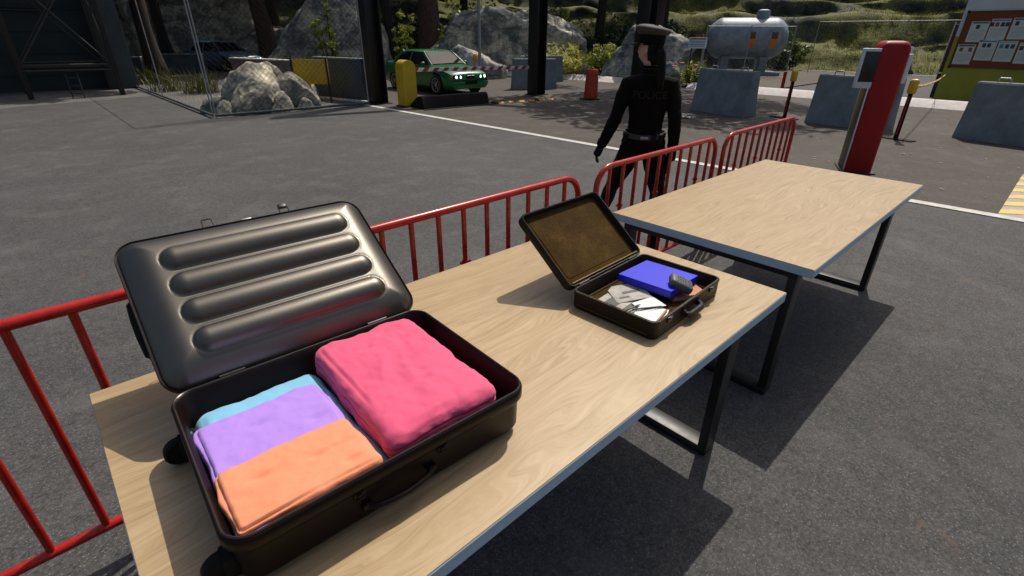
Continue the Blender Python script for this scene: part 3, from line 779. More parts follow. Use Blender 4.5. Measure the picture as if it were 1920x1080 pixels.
barrier('red crowd barrier farthest from the camera, near the red kiosk', 4.165, 1.868, ang, b0)

# ------------------------------------------------------------------ police officer (walking away from the camera)
def person():
    cx, cy = 3.667, 2.317
    az = math.atan2(cy, cx)
    t = thing('person', 'police officer in black uniform, peaked cap and ponytail walking away behind the barrier', 'person', (cx, cy, 0), az-math.pi/2)
    b = MB()
    def ell(c, rx, ry, n=20): return [Vector((c[0]+rx*math.cos(2*math.pi*k/n), c[1]+ry*math.sin(2*math.pi*k/n), c[2])) for k in range(n)]
    lat = -.01
    # torso
    b.loft([ell((lat, .0, z), rx, ry) for z, rx, ry in ((.76, .10, .085), (.80, .158, .112), (.88, .168, .118), (.95, .148, .102), (1.02, .134, .094), (1.10, .140, .098), (1.20, .158, .110), (1.28, .170, .108), (1.34, .168, .095), (1.375, .135, .078), (1.40, .088, .066), (1.425, .060, .058))])
    # neck and head (turned a little to the left)
    b.tube([(lat-.005, 0, 1.36), (lat-.010, .008, 1.44), (lat-.018, .018, 1.50)], [.062, .052, .054], 14)
    hc = Vector((lat-.030, .020, 1.585))
    hr = Matrix.Translation(hc) @ Matrix.Rotation(R(56), 4, 'Z')
    tt = bmesh.new(); bmesh.ops.create_uvsphere(tt, u_segments=24, v_segments=18, radius=1)
    for v in tt.verts:
        x, y, z = v.co; w_ = 1 if z > -.2 else 1-.30*(-.2-z)/.8
        v.co = Vector((x*.074*w_, y*.092*(w_ if y < 0 else 1)-(.0 if z > 0 else -.008), z*.112))
    b.merge(tt, hr)
    b.tube([hr @ Vector(p) for p in ((0, .085, .015), (0, .102, -.008), (0, .108, -.022), (0, .092, -.030))], [.008, .011, .013, .008], 8)      # nose
    b.tube([hr @ Vector(p) for p in ((-.022, .082, -.055), (0, .092, -.054), (.022, .082, -.055))], .008, 8)                                        # lips
    for s in (-1, 1): b.sphere(hr @ Vector((s*.076, -.008, -.012)), (.010, .018, .031), 10, 8, rot=(0, 0, R(56)))
    # arms
    def arm(s, sh, el, wr, tip, curl):
        sh, el, wr, tip = map(Vector, (sh, el, wr, tip))
        b.tube([Vector((lat+s*.06, 0, 1.335)), sh, sh.lerp(el, .3), sh.lerp(el, .7), el, el.lerp(wr, .35), el.lerp(wr, .8), wr], [.074, .068, .062, .054, .050, .052, .045, .036], 14)
        d = (tip-wr).normalized(); fw = Vector((0, 1, 0)); side = d.cross(Vector((s, 0, 0))).normalized()
        k = wr+d*.045
        b.tube([wr-d*.01, wr+d*.03, wr+d*.075, wr+d*.09], [.028, .034, .034, .026], 12)
        inn = Vector((-s, 0, 0)); inn = (inn-d*inn.dot(d)).normalized(); acr = d.cross(inn).normalized()
        for i in range(4):
            o_ = acr*(-.027+.018*i); L_ = (.060, .070, .066, .052)[i]
            p0 = wr+d*.082+o_
            p1 = p0+d*L_*.45+inn*.008*curl; p2 = p1+(d*.75+inn*.6*curl).normalized()*L_*.35; p3 = p2+(d*.35+inn*curl).normalized()*L_*.28
            b.tube([p0, p1, p2, p3], [.0100, .0095, .0090, .0075], 8)
        th = acr*(1 if acr.y > 0 else -1)
        b.tube([wr+d*.035+th*.026, wr+d*.065+th*.044+inn*.012, wr+d*.092+th*.042+inn*.026], [.012, .0105, .008], 8)
    arm(-1, (lat-.178, -.005, 1.325), (lat-.240, -.055, 1.075), (lat-.342, -.02, .845), (lat-.398, .0, .69), 1.0)
    arm(1, (lat+.172, -.005, 1.325), (lat+.222, -.045, 1.075), (lat+.238, -.015, .845), (lat+.243, .0, .68), 1.0)
    # legs in mid-stride
    def leg(s, hip, kn, an, toe):
        hip, kn, an, toe = map(Vector, (hip, kn, an, toe))
        b.tube([hip+Vector((0, 0, .05)), hip, hip.lerp(kn, .4), hip.lerp(kn, .8), kn, kn.lerp(an, .3), kn.lerp(an, .75), an], [.088, .100, .090, .070, .062, .062, .050, .046], 16)
        d = toe-an; d.z = 0; d.normalize()
        g = Vector((an.x, an.y, toe.z))
        b.tube([g-d*.055+Vector((0, 0, .005)), g+d*.0+Vector((0, 0, .012)), g+d*.08, g+d*.15, g+d*.185], [.034, .042, .038, .036, .022], 12)
        b.tube([an, g+Vector((0, 0, .02))], [.046, .044], 12)
    leg(-1, (lat-.092, .0, .82), (lat-.225, .14, .47), (lat-.345, .22, .10), (lat-.39, .41, .038))
    leg(1, (lat+.092, .0, .82), (lat+.165, .0, .47), (lat+.190, -.20, .12), (lat+.20, -.05, .040))
    bmesh.ops.recalc_face_normals(b.bm, faces=list(b.bm.faces))
    me0 = bpy.data.meshes.new('tmp'); b.bm.to_mesh(me0); b.bm.free()
    ob = bpy.data.objects.new('tmp', me0); COL.objects.link(ob)
    rm = ob.modifiers.new('r', 'REMESH'); rm.mode = 'VOXEL'; rm.voxel_size = .0065
    sm = ob.modifiers.new('s', 'SMOOTH'); sm.factor = .5; sm.iterations = 4
    bpy.context.view_layer.update()
    me = bpy.data.meshes.new_from_object(ob.evaluated_get(bpy.context.evaluated_depsgraph_get()))
    bpy.data.objects.remove(ob); me.name = 'body'
    # garment wrinkles
    nrm = [v.normal.copy() for v in me.vertices]; cos = [v.co.copy() for v in me.vertices]; flat = []
    for c, nn in zip(cos, nrm):
        if .12 < c.z < 1.33: c = c+nn*(.006*fbm(Vector((c.x*9, c.y*9, c.z*14)), 3))
        flat += c[:]
    me.vertices.foreach_set('co', flat); me.update()
    body = link('body', me, [M['uniform'], M['trousers'], M['skin'], M['glove'], M['black']], t, angle=180)
    for p in me.polygons:
        c = p.center
        if c.z > 1.468: p.material_index = 2
        elif abs(c.x-lat) > .19 and c.z < .855: p.material_index = 3
        elif c.z < .13: p.material_index = 4
        elif c.z < .90 and abs(c.x-lat) < .215: p.material_index = 1
        else: p.material_index = 0
    # jacket skirt, collar, belt
    j = MB()
    j.loft([ell((lat, 0, z), rx, ry, 28) for z, rx, ry in ((.862, .176, .128), (.90, .178, .128), (.95, .160, .113), (.985, .150, .106))], False, False)
    jk = j.build('jacket_hem', M['uniform'], t, 180)
    j = MB()
    j.loft([ell((lat-.008, .004, z), rx, ry, 24) for z, rx, ry in ((1.395, .085, .074), (1.42, .066, .064), (1.455, .062, .064), (1.470, .063, .066), (1.468, .057, .059), (1.43, .056, .058))], False, False)
    j.build('collar', M['uniform'], t, 180)
    j = MB()
    for z in (1.405, 1.447): j.tube([(lat-.008+.072*math.cos(a)*(1 if z < 1.43 else .89), .004+.071*math.sin(a)*(1 if z < 1.43 else .94), z) for a in [R(200+14*k) for k in range(11)]], .0035, 6)
    j.build('collar_trim', M['badgegrey'], t)
    j = MB()
    def bl(a, z, k): return Vector((lat+(.158+k)*math.cos(a), (.112+k)*math.sin(a), z))
    N = 40
    lo1 = []
    for i in range(N+1):
        a = 2*math.pi*i/N; dip = .020*max(0, -math.sin(a))**2
        lo1.append([bl(a, .985-dip, .004), bl(a, .985-dip, .011), bl(a, .945-dip, .014), bl(a, .945-dip, .006)])
    j.loft(lo1, False, False)
    belt = j.build('belt', M['belt'], t, 40)
    j = MB(); j.box((lat+.005, -.128, .945), (.062, .010, .022), bev=.003); j.build('buckle', M['steelgrey'], belt)
    for x, wd in ((.125, .05), (-.14, .045), (.075, .045)):
        j = MB(); j.box((lat+x, -.098 if abs(x) < .1 else -.070, .935), (wd, .038, .075), rot=(0, 0, R(38 if x > .1 else -40 if x < 0 else 20)), bev=.008); j.build('belt_pouch', M['glove'], belt)
    j = MB(); j.box((lat+.218, .0, .735), (.036, .075, .17), bev=.010); j.build('holster', M['glove'], belt)
    # cuffs
    for s, wx, wz in ((-1, lat-.331, .868), (1, lat+.236, .868)):
        j = MB(); j.tube([(wx+s*-.006, -.022, wz+.028), (wx+s*.006, -.016, wz-.018)], [.043, .042], 16); j.build('cuff', M['uniform'], t, 180)
    # lettering on the back
    tm = text_mesh('POLICE', .088, .0006)
    for v in tm.vertices:
        x = v.co.x*.92; z = 1.262+v.co.y*.9
        rx = .165; ry = .110
        v.co = Vector((lat+.008+x, -ry*math.sqrt(max(.05, 1-(x/(rx*1.05))**2))-.010-v.co.z, z))
    tm.materials.clear()
    link('back_lettering', tm, M['badgegrey'], t, 0)
    # hair: cap of hair and long straight ponytail
    j = MB()
    tt = bmesh.new(); bmesh.ops.create_uvsphere(tt, u_segments=24, v_segments=16, radius=1)
    for v in list(tt.verts):
        v.co = Vector((v.co.x*.081, v.co.y*.099-.004, v.co.z*.118+.002))
    for f in [f for f in tt.faces if (f.calc_center_median().y > .030 and f.calc_center_median().z < .06) or f.calc_center_median().z < -.105 or (f.calc_center_median().z < .02 and f.calc_center_median().y > -.030)]: tt.faces.remove(f)
    j.merge(tt, hr)
    hairo = j.build('hair', M['hair'], t, 180)
    j = MB()
    for k in range(9):
        o_ = Vector((-.018+.0045*k, -.004*math.sin(k*2.1), 0))
        j.tube([Vector((.030, -.082, 1.60))+o_, Vector((.046, -.112, 1.56))+o_*1.1, Vector((.055, -.122, 1.47))+o_*1.2, Vector((.062, -.135, 1.38))+o_*1.15, Vector((.066, -.140, 1.31-.006*(k % 4)))+o_*.8], [.010, .012, .012, .010, .003], 8)
    j.build('ponytail', M['hair'], hairo, 180)
    # hair drawn down over the nape towards the ponytail
    j = MB()
    for k in range(7): j.tube([hr @ Vector((-.066+.020*k, -.070-.010*math.sin(math.pi*k/6), -.02)), hr @ Vector((-.058+.018*k, -.066-.012*math.sin(math.pi*k/6), -.075)), hr @ Vector((-.040+.014*k, -.056-.010*math.sin(math.pi*k/6), -.112))], [.014, .014, .006], 8)
    j.build('nape_hair', M['hair'], hairo, 180)
    # peaked cap
    cm = Matrix.Translation((lat-.030, .014, 1.655)) @ Matrix.Rotation(R(56), 4, 'Z') @ Matrix.Rotation(R(2), 4, 'X') @ Matrix.Rotation(R(5), 4, 'Y')
    j = MB(); j.loft([[cm @ Vector((.088*k*math.cos(a), .106*k*math.sin(a), z)) for a in [2*math.pi*i/32 for i in range(32)]] for z, k in ((-.038, .985), (-.034, 1.0), (.022, 1.02), (.026, 1.0))])
    capb = j.build('cap', M['uniform'], t, 40)
    j = MB(); j.loft([[cm @ Vector((.122*k*math.cos(a), .136*k*math.sin(a), z+.020*(math.sin(a)*.5+.5)*zz)) for a in [2*math.pi*i/36 for i in range(36)]] for z, k, zz in ((.020, .76, 0), (.040, .97, .6), (.050, 1.02, .9), (.060, .985, 1), (.072, .80, 1), (.080, .5, .8), (.083, .02, .6))])
    j.build('crown', M['capcloth'], capb, 180)
    j = MB()
    lo2 = []
    for i in range(17):
        a = R(20+140*i/16); c_, s_ = math.cos(a), math.sin(a); e = .055*math.sin(math.pi*i/16)**.6
        lo2.append([cm @ Vector((.086*c_, .104*s_, -.030)), cm @ Vector(((.086+e*.6)*c_, (.104+e)*s_, -.036-.25*e)), cm @ Vector(((.086+e*.6)*c_, (.104+e)*s_, -.040-.25*e)), cm @ Vector((.086*c_, .104*s_, -.036))])
    j.loft(lo2, True, True); j.build('visor', M['black'], capb, 60)
person()

# ------------------------------------------------------------------ red kiosk
def kiosk():
    t = thing('payment_kiosk', 'tall red payment kiosk with rounded top and side screen behind the empty table', 'kiosk', (8.43, 1.85, 0), R(23.6))
    b = MB(); pr = [(.5, .33)]
    lo1 = []
    for z, k in ((0, 0), (.05, 0), (1.54, 0), (1.585, .008), (1.62, .028), (1.642, .058), (1.650, .10)):
        lo1.append(L3(rrect(.5-2*k, .33-2*k, max(.02, .045-k*.2), 6), z))
    b.loft(lo1); b.build('housing', M['red_cab'], t, 60)
    b = MB(); b.box((-.02, .171, .55), (.40, .014, 1.08), bev=.004); b.build('front_panel', M['brass'], t)
    for x in (-.235, .2):
        b = MB(); b.box((x, .170, .78), (.018, .018, 1.5), bev=.003); b.build('edge_trim', M['silver'], t)
    s = MB(); s.box((-.215, .235, 1.325), (.05, .23, .47), bev=.006); sp = s.build('screen_frame', M['silver'], t)
    s = MB(); s.box((-.242, .228, 1.345), (.006, .165, .36), bev=.002); s.build('screen', M['screen'], sp)
    s = MB(); s.box((-.2, .34, 1.32), (.03, .012, .46), bev=.002); s.build('frame_side', M['whiteplastic'], sp)
    for x, y, z, dx, dy, dz in ((-.10, -.185, 1.33, .24, .05, .34), (.10, -.20, 1.47, .16, .07, .22)):
        s = MB(); s.box((x, y, z), (dx, dy, dz), bev=.006); s.build('card_reader', M['whiteplastic'], t)
    s = MB(); s.box((-.03, -.212, 1.36), (.10, .006, .10)); s.build('reader_label', M['stripe_red'], t)
    s = MB(); s.box((0, 0, .012), (.58, .42, .024), bev=.004); s.build('base_plate', M['blacksteel'], t)
kiosk()

# ------------------------------------------------------------------ concrete blocks
def block(label, x, y, rz, first=None, L=1.52, H=.99):
    if first: return dup(first, (x, y, 0), rz, label)
    t = thing('concrete_block', label, 'concrete barrier', (x, y, 0), rz, 'concrete barrier blocks across the road')
    b = MB()
    # local y = length, -x faces the camera
    prof = [(-.25, 0), (-.245, .08), (-.185, .34), (-.13, H-.03), (-.11, H), (.11, H), (.13, H-.03), (.185, .34), (.245, .08), (.25, 0)]
    b.loft([[Vector((x_*k, y_, z_)) for x_, z_ in prof] for y_, k in ((-L/2, .97), (-L/2+.03, 1), (L/2-.03, 1), (L/2, .97))])
    for v in b.bm.verts: v.co.y *= 1+.03*(1-v.co.z)
    b.build('body', M['concrete'], t, 25)
    for y_ in (-.42, .42):
        l = MB(); l.tube([(0, y_-.09, H-.02), (0, y_-.09, H+.045), (0, y_-.07, H+.07), (0, y_+.07, H+.07), (0, y_+.09, H+.045), (0, y_+.09, H-.02)], .013, 8); l.build('lifting_loop', M['steelgrey'], t)
    return t
cb = block('concrete block directly right of the police officer, below the silver tank', 12.68, 5.93, R(-12))
block('concrete block behind the red kiosk, between the two reflector posts', 12.80, 3.18, R(-4), cb)
block('concrete block at the right edge in front of the yellow booth', 12.85, .58, R(-12), cb)
block('concrete block beyond the boom arm, right of the green car', 13.6, 13.4, R(62), cb)
block('far concrete block behind the second black gate post, left of the bushes', 16.2, 15.4, R(62), cb)

# ------------------------------------------------------------------ reflector posts, chain
def rpost(label, x, y, rz, first=None):
    if first: return dup(first, (x, y, 0), rz, label)
    t = thing('reflector_post', label, 'bollard', (x, y, 0), rz, 'black posts with amber reflectors')
    b = MB(); b.tube([(0, 0, .02), (0, 0, .80)], [.040, .036], 14); b.build('post', M['black'], t, 60)
    b = MB(); b.box((-.039, -.012, .42), (.004, .018, .66)); b.build('stripe', M['stripe_red'], t)
    b = MB(); b.box((0, 0, .012), (.18, .62, .024), bev=.006); b.build('base', M['black'], t)
    b = MB(); b.box((0, 0, .915), (.09, .145, .25), bev=.042, seg=4); b.build('reflector', M['reflector'], t, 180); b = MB(); b.box((-.048, 0, .915), (.006, .07, .17), bev=.002); b.build('reflector_strip', M['yellow'], t)
    return t
p0 = rpost('black post with amber reflector right of the red kiosk, chain hanging from its top', 11.72, 2.07, R(-15))
rpost('black post with amber reflector left of the red kiosk, beyond the last crowd barrier', 12.95, 4.53, R(-15), p0)
ch = MB()
A, B2 = Vector((11.76, 2.07, .92)), Vector((21.19, 3.02, .72))
for k in range(60):
    f = k/60; p = A.lerp(B2, f); p.z -= .5*4*f*(1-f)*.18; g = (k+1)/60; q = A.lerp(B2, g); q.z -= .5*4*g*(1-g)*.18
    d = (q-p).normalized(); s = d.cross(Vector((0, 0, 1))).normalized() if k % 2 else Vector((0, 0, 1)); c = (p+q)/2
    ch.tube([c+d*.10*math.cos(a)+s*.022*math.sin(a) for a in [2*math.pi*i/10 for i in range(10)]], .006, 5, True)
tag(ch.build('plastic_chain', M['yellow'], angle=60), 'yellow plastic chain running from the amber reflector post to the booth wall', 'chain')

# drum
t = thing('traffic_drum', 'red plastic traffic drum on a black base in front of the bushes', 'traffic drum', (12.62, 10.02, 0))
b = MB(); b.lathe([(.20, .03), (.205, .06), (.203, .22), (.192, .225), (.190, .245), (.198, .25), (.194, .42), (.184, .425), (.182, .445), (.190, .45), (.186, .62), (.176, .625), (.174, .64), (.178, .65), (.172, .80), (.15, .825), (.06, .83)], 28); b.build('barrel', M['drum'], t, 40)
b = MB(); b.lathe([(.33, 0), (.335, .02), (.31, .035), (.2, .04)], 28); b.build('base', M['black'], t, 40)
b = MB(); b.tube([(-.07, 0, .82), (-.06, 0, .86), (.06, 0, .86), (.07, 0, .82)], .012, 8); b.build('handle', M['drum'], t)

# ------------------------------------------------------------------ gate: posts, boom barrier, wedge, hump
t = thing('gate_frame', 'black steel gate frame with three thick posts standing across the road', 'gate', (0, 0, 0))
PS = [(7.20, 13.05), (12.25, 11.95), (13.62, 9.02)]
for x, y in PS:
    b = MB()
    for dx, sx, sy in ((-.19, .035, .40), (.19, .035, .40), (0, .345, .05)): b.box((x+dx, y, 2.35), (sx, sy, 4.66), bev=.004)
    b.box((x, y, .012), (.56, .56, .024)); b.build('post', M['beam'], t)
for (x0, y0), (x1, y1) in zip(PS[:-1], PS[1:]):
    c = Vector(((x0+x1)/2, (y0+y1)/2, 4.82)); L_ = math.hypot(x1-x0, y1-y0)+.36
    b = MB(); b.box(c, (L_, .28, .24), rot=(0, 0, math.atan2(y1-y0, x1-x0)), bev=.004); b.build('beam', M['beam'], t)
t = thing('boom_barrier', 'yellow boom barrier with red and white striped arm lowered before the green car', 'boom barrier', (7.52, 12.05, 0), R(-2))
b = MB()
out = [(.19*math.cos(R(a)), .92+.19*math.sin(R(a))) for a in range(0, 181, 12)]+[(-.19, 0), (.19, 0)]
out = [(-.185, 0), (.185, 0)]+[(.185*math.cos(R(a)), .93+.185*math.sin(R(a))) for a in range(0, 181, 12)]
b.prism(out, -.19, .19, Matrix.Rotation(R(90), 4, 'X'))
hs = b.build('housing', M['yellow'], t, 40)
b = MB(); out2 = [(-.15, .10), (.15, .10)]+[(.15*math.cos(R(a)), .93+.15*math.sin(R(a))) for a in range(0, 181, 12)]
b.prism(out2, -.205, -.188, Matrix.Translation((0, 0, 0)) @ Matrix.Rotation(R(90), 4, 'X') @ Matrix.Scale(1, 4)); b.build('service_door', M['yellow'], hs, 40)
b = MB(); b.box((0, 0, .015), (.46, .46, .03), bev=.004); b.build('base_plate', M['blacksteel'], t)
b = MB(); n = 28; La = 4.55; rot_ = R(-1.5)
for k in range(n):
    b.mi = k % 2; sk = .045
    x0 = .17+La*k/n; x1 = .17+La*(k+1)/n
    a_ = .86-.012*k/n*4; z_ = .045
    P4 = lambda x, s: [Vector((x+sk, .22-.02, .86-x*.012+z_+0)), Vector((x+sk, .22+.02, .86-x*.012+z_)), Vector((x-sk, .22+.02, .86-x*.012-z_)), Vector((x-sk, .22-.02, .86-x*.012-z_))]
    b.loft([P4(x0, 0), P4(x1, 0)], k == 0, k == n-1)
b.build('arm', [M['stripe_white'], M['stripe_red']], t, 30)
t = thing('road_blocker', 'dark brown steel wedge road blocker raised in the lane before the green car', 'road blocker', (8.45, 11.28, 0), R(-4))
b = MB(); b.loft([[Vector((x, -.20, .01)), Vector((x, -.14, .22)), Vector((x, -.10, .29)), Vector((x, -.02, .31)), Vector((x, .10, .29)), Vector((x, .60, .01))] for x in (-1.02, 1.02)]); b.build('ramp_plate', M['wedge'], t, 20)
b = MB(); b.box((0, -.33, .012), (2.2, .10, .02)); b.build('frame', M['blacksteel'], t)
t = thing('speed_hump', 'black rubber speed hump with yellow blocks beside the wedge road blocker', 'speed hump', (10.62, 10.83, 0), R(-9))
b = MB(); b.loft([[Vector((x, -.17, .005)), Vector((x, -.09, .05)), Vector((x, .09, .05)), Vector((x, .17, .005))] for x in (-1.05, 1.05)]); b.build('body', M['black'], t)
for k in range(6):
    b = MB(); b.box((-.87+.35*k, -.128, .032), (.17, .085, .006), rot=(R(29), 0, 0)); b.build('yellow_block', M['humpyellow'], t)

# ------------------------------------------------------------------ cars
def car(label, loc, rz, paint, lit=True):
    t = thing('parked_car', label, 'car', loc, rz)
    # +x is the front of the car
    st = [(2.20, .30, .60, .70), (2.17, .24, .66, .76), (2.05, .20, .72, .80), (1.75, .18, .79, .82), (1.35, .18, .85, .835), (.95, .18, .925, .84), (.3, .18, .93, .845), (-.6, .18, .94, .845), (-1.4, .18, .955, .84), (-1.95, .20, .95, .81), (-2.15, .26, .90, .77), (-2.22, .34, .82, .72)]
    b = MB(); lo1 = []
    for x, zb, zt, w_ in st:
        h = [(0, zb), (w_-.10, zb), (w_-.02, zb+.07), (w_, zb+.20), (w_+.008, (zb+zt)/2+.03), (w_-.006, zt-.16), (w_-.05, zt-.045), (w_-.16, zt-.004), (w_*.5, zt+.014), (0, zt+.022)]
        lo1.append([Vector((x, y, z)) for y, z in h]+[Vector((x, -y, z)) for y, z in h[-2:0:-1]])
    b.loft(lo1); body = b.build('body', paint, t, 40)
    # cabin
    def ring(z, xf, xr, w_): return [Vector((xf, w_*.86, z)), Vector((xf-.10, w_, z)), Vector((xr+.14, w_, z)), Vector((xr, w_*.84, z)), Vector((xr, -w_*.84, z)), Vector((xr+.14, -w_, z)), Vector((xf-.10, -w_, z)), Vector((xf, -w_*.86, z))]
    R1, R2 = ring(.90, 1.02, -1.58, .765), ring(1.31, .34, -1.00, .60)
    b = MB(); b.loft([R1, R2], False, False); b.build('window_glass', M['glass'], t, 20)
    b = MB(); b.loft([ring(1.300, .36, -1.02, .607), ring(1.335, .28, -.95, .575), ring(1.362, .08, -.75, .47), ring(1.368, -.1, -.5, .25)]); b.build('roof', paint, t, 60)
    for s in (1, -1):
        for (xa, ya), (xb, yb), r_ in (((.98, .70), (.31, .57), .030), ((-1.50, .71), (-.96, .57), .055), ((-.34, .772), (-.30, .606), .028)):
            b = MB(); b.tube([(xa, s*ya, .90), ((xa+xb)/2, s*(ya+yb)/2+s*.012, 1.11), (xb, s*yb, 1.32)], r_, 8); b.build('pillar', paint, t, 60)
    b = MB(); b.tube([(1.0, -.66, .925), (1.04, 0, .945), (1.0, .66, .925)], .02, 6); b.build('windscreen_base', M['black'], t, 60)
    for s in (1, -1):
        m_ = MB(); m_.sphere((.72, s*.90, .955), (.06, .085, .055), 12, 8); m_.box((.72, s*.83, .93), (.05, .08, .03)); m_.build('mirror', paint, t)
    b = MB()
    b.box((2.192, 0, .565), (.022, .40, .115), bev=.006)
    b.build('grille', M['black'], t)
    for s in (-1, 1):
        k_ = MB(); k_.tube([(2.204, s*.085+yy, .565+zz) for yy, zz in ((-.065, -.052), (.065, -.052), (.065, .052), (-.065, .052))], .008, 6, True); k_.build('grille_surround', M['chrome'], t)
    b = MB(); b.box((2.14, 0, .40), (.16, 1.50, .10), bev=.04); b.box((2.17, 0, .26), (.10, 1.2, .09), bev=.02); b.build('bumper', paint if lit else M['black'], t)
    b = MB(); b.box((2.225, 0, .40), (.008, .50, .09)); b.build('number_plate', M['black'], t)
    for s in (1, -1):
        h = MB(); h.box((2.165, s*.52, .575), (.05, .40, .145), bev=.015); hm = h.build('headlight_housing', M['black'], t)
        for y_ in (.42, .59):
            h = MB(); h.lathe([(.062, -.01), (.062, .0), (.04, .014), (.005, .02)], 18, Matrix.Translation((2.185, s*y_, .575)) @ Matrix.Rotation(R(90), 4, 'Y')); h.build('headlight', M['headlight'] , hm, 60)
        h = MB(); h.box((2.12, s*.735, .575), (.10, .06, .11), bev=.012); h.build('indicator', M['amber'], t)
    for x in (1.35, -1.33):
        for s in (1, -1):
            a = MB(); a.lathe([(.37, -.02), (.37, .0)], 28, Matrix.Translation((x, s*(.838 if abs(x) else .84), .335)) @ Matrix.Rotation(R(-90*s), 4, 'X')); a.build('wheel_arch', M['black'], t)
            Mw = Matrix.Translation((x, s*.765, .31)) @ Matrix.Rotation(R(-90*s), 4, 'X')
            w_ = MB(); w_.lathe([(.20, -.09), (.28, -.095), (.308, -.07), (.31, 0), (.308, .07), (.285, .098), (.225, .10), (.21, .085)], 32, Mw); ty = w_.build('wheel', M['tyre'], t, 40)
            r_ = MB(); r_.lathe([(.222, .075), (.225, .098), (.205, .096), (.195, .06)], 28, Mw, caps=False)
            r_.lathe([(.045, .06), (.045, .09), (.02, .095)], 16, Mw)
            for k in range(7):
                Mk = Mw @ Matrix.Rotation(2*math.pi*k/7, 4, 'Z'); r_.box((0, 0, 0), (.18, .04, .02), rot=Mk @ Matrix.Translation((.12, 0, .075)), bev=.004)
            r_.build('rim', M['alloy'], ty, 40)
    return t
_c = car('green saloon car with lit headlights waiting behind the striped boom arm', (10.55, 15.15, 0), R(-91), M['green']); _c.scale = (.93, .93, .93)
car('dark blue car far back on the road behind the fenced rock pile', (8.45, 31.0, 0), R(-72), M['bluecar'])
# cat's-eye reflector on a stake and a thin lamp pole
t = thing('reflector_stake', 'orange disc reflector on a thin stake beside the green car bonnet', 'reflector', (12.15, 14.9, 0))
b = MB(); b.tube([(0, 0, 0), (0, 0, .95)], .025, 8); b.build('stake', M['steelgrey'], t)
b = MB(); b.sphere((0, -.03, .985), (.11, .05, .15), 16, 10); b.build('reflector', M['orange'], t, 180)
b = MB(); b.tube([(0, 0, 0), (0, 0, 5.2)], .055, 10)
t = thing('lamp_pole', 'thin grey pole rising in front of the long humped boulder', 'pole', (12.75, 15.35, 0))
b.build('pole', M['steelgrey'], t, 60)
b = MB(); b.box((0, 0, .01), (.22, .22, .02)); b.build('base_plate', M['steelgrey'], t)

# ------------------------------------------------------------------ fences
def chain_link(bm_, p, q, h, sp=.125, r=.004, z0=.06):
    p, q = Vector((*p, 0)), Vector((*q, 0)); L_ = (q-p).length; d = (q-p)/L_
    n = int((L_+h)/sp)
    for k in range(n):
        s = -h+k*sp
        a0, a1 = max(s, 0), min(s+h, L_)
        if a1-a0 < .02: continue
        bm_.tube([p+d*a0+Vector((0, 0, z0+a0-s)), p+d*a1+Vector((0, 0, z0+a1-s))], r, 3, caps=False)
        bm_.tube([p+d*a0+Vector((0, .006, z0+h-(a0-s))), p+d*a1+Vector((0, .006, z0+h-(a1-s)))], r, 3, caps=False)
def fence(label, p, q, h, nposts, mpost, mmesh, sp=.125, r=.0032, toprail=True, pr=.022, kerb=False):
    t = thing('chain_link_fence', label, 'fence', (0, 0, 0))
    for k in range(nposts):
        f = k/(nposts-1); x = p[0]+(q[0]-p[0])*f; y = p[1]+(q[1]-p[1])*f
        b = MB(); b.tube([(x, y, 0), (x, y, h+.05)], pr, 8); b.build('post', mpost, t, 60)
    if toprail: b = MB(); b.tube([(*p, h), (*q, h)], pr*.7, 8); b.build('top_rail', mpost, t, 60)
    b = MB(); b.tube([(*p, .06), (*q, .06)], .03 if kerb else pr*.6, 8); b.build('bottom_rail', mpost if not kerb else M['darkwall'], t, 60)
    b = MB(); chain_link(b, p, q, h-.08, sp, r); b.build('wire_mesh', mmesh, t, 0)
    return t
fence('chain link fence in front of the rock pile, along the asphalt', (3.10, 12.88), (6.78, 12.80), 2.5, 2, M['steelgrey'], M['wire'], kerb=True, pr=.014)
fence('chain link fence left of the rock pile, running back to the shed', (3.06, 12.95), (3.12, 23.0), 2.5, 3, M['steelgrey'], M['wire'], .40, .0014, kerb=True, pr=.014)
t = thing('yellow_panel', 'yellow sheet metal panel on two dark posts behind the rock pile', 'panel', (0, 0, 0))
A, B2 = Vector((5.76, 14.95, 0)), Vector((6.36, 14.08, 0)); d = (B2-A); an = math.atan2(d.y, d.x)
b = MB(); b.box((A+B2)/2+Vector((0, 0, .77)), (d.length+.04, .03, .62), rot=(0, 0, an), bev=.004); b.build('sheet', M['yellowpanel'], t)
for p in (A, B2):
    p = p+Vector((-.03, -.02, 0)); b = MB(); b.tube([p, p+Vector((0, 0, 1.12))], .025, 8); b.build('post', M['beam'], t, 60)
def wall(name, label, p, q, h, th, m, z0=0, cap=None):
    p, q = Vector((*p, 0)), Vector((*q, 0)); d = q-p
    b = MB(); b.box((p+q)/2+Vector((0, 0, z0+h/2)), (d.length, th, h), rot=(0, 0, math.atan2(d.y, d.x)), bev=.012)
    t = thing(name, label, 'wall'); b.build('body', m, t)
    if cap:
        b = MB(); b.box((p+q)/2+Vector((0, 0, z0+h+.02)), (d.length+.04, th+.06, .04), rot=(0, 0, math.atan2(d.y, d.x)), bev=.006); b.build('coping', cap, t)
    return t
wall('low_wall', 'dark slate concrete wall left of the first black gate post', (7.15, 13.55), (6.72, 15.6), 1.07, .16, M['darkwall'], cap=M['concrete'])
wall('low_wall', 'purple-brown brick wall behind the fenced rocks', (6.72, 15.75), (5.6, 19.5), .95, .18, M['brick'], cap=M['kerb'])
wall('low_wall', 'dark concrete wall beside the road in front of the blue car', (4.9, 29.3), (6.9, 28.35), .82, .25, M['darkwall'], cap=M['concrete'])
wall('low_wall', 'short pale-topped wall right beside the dark shed', (3.5, 30.4), (4.7, 29.8), .7, .25, M['darkwall'], cap=M['kerb'])
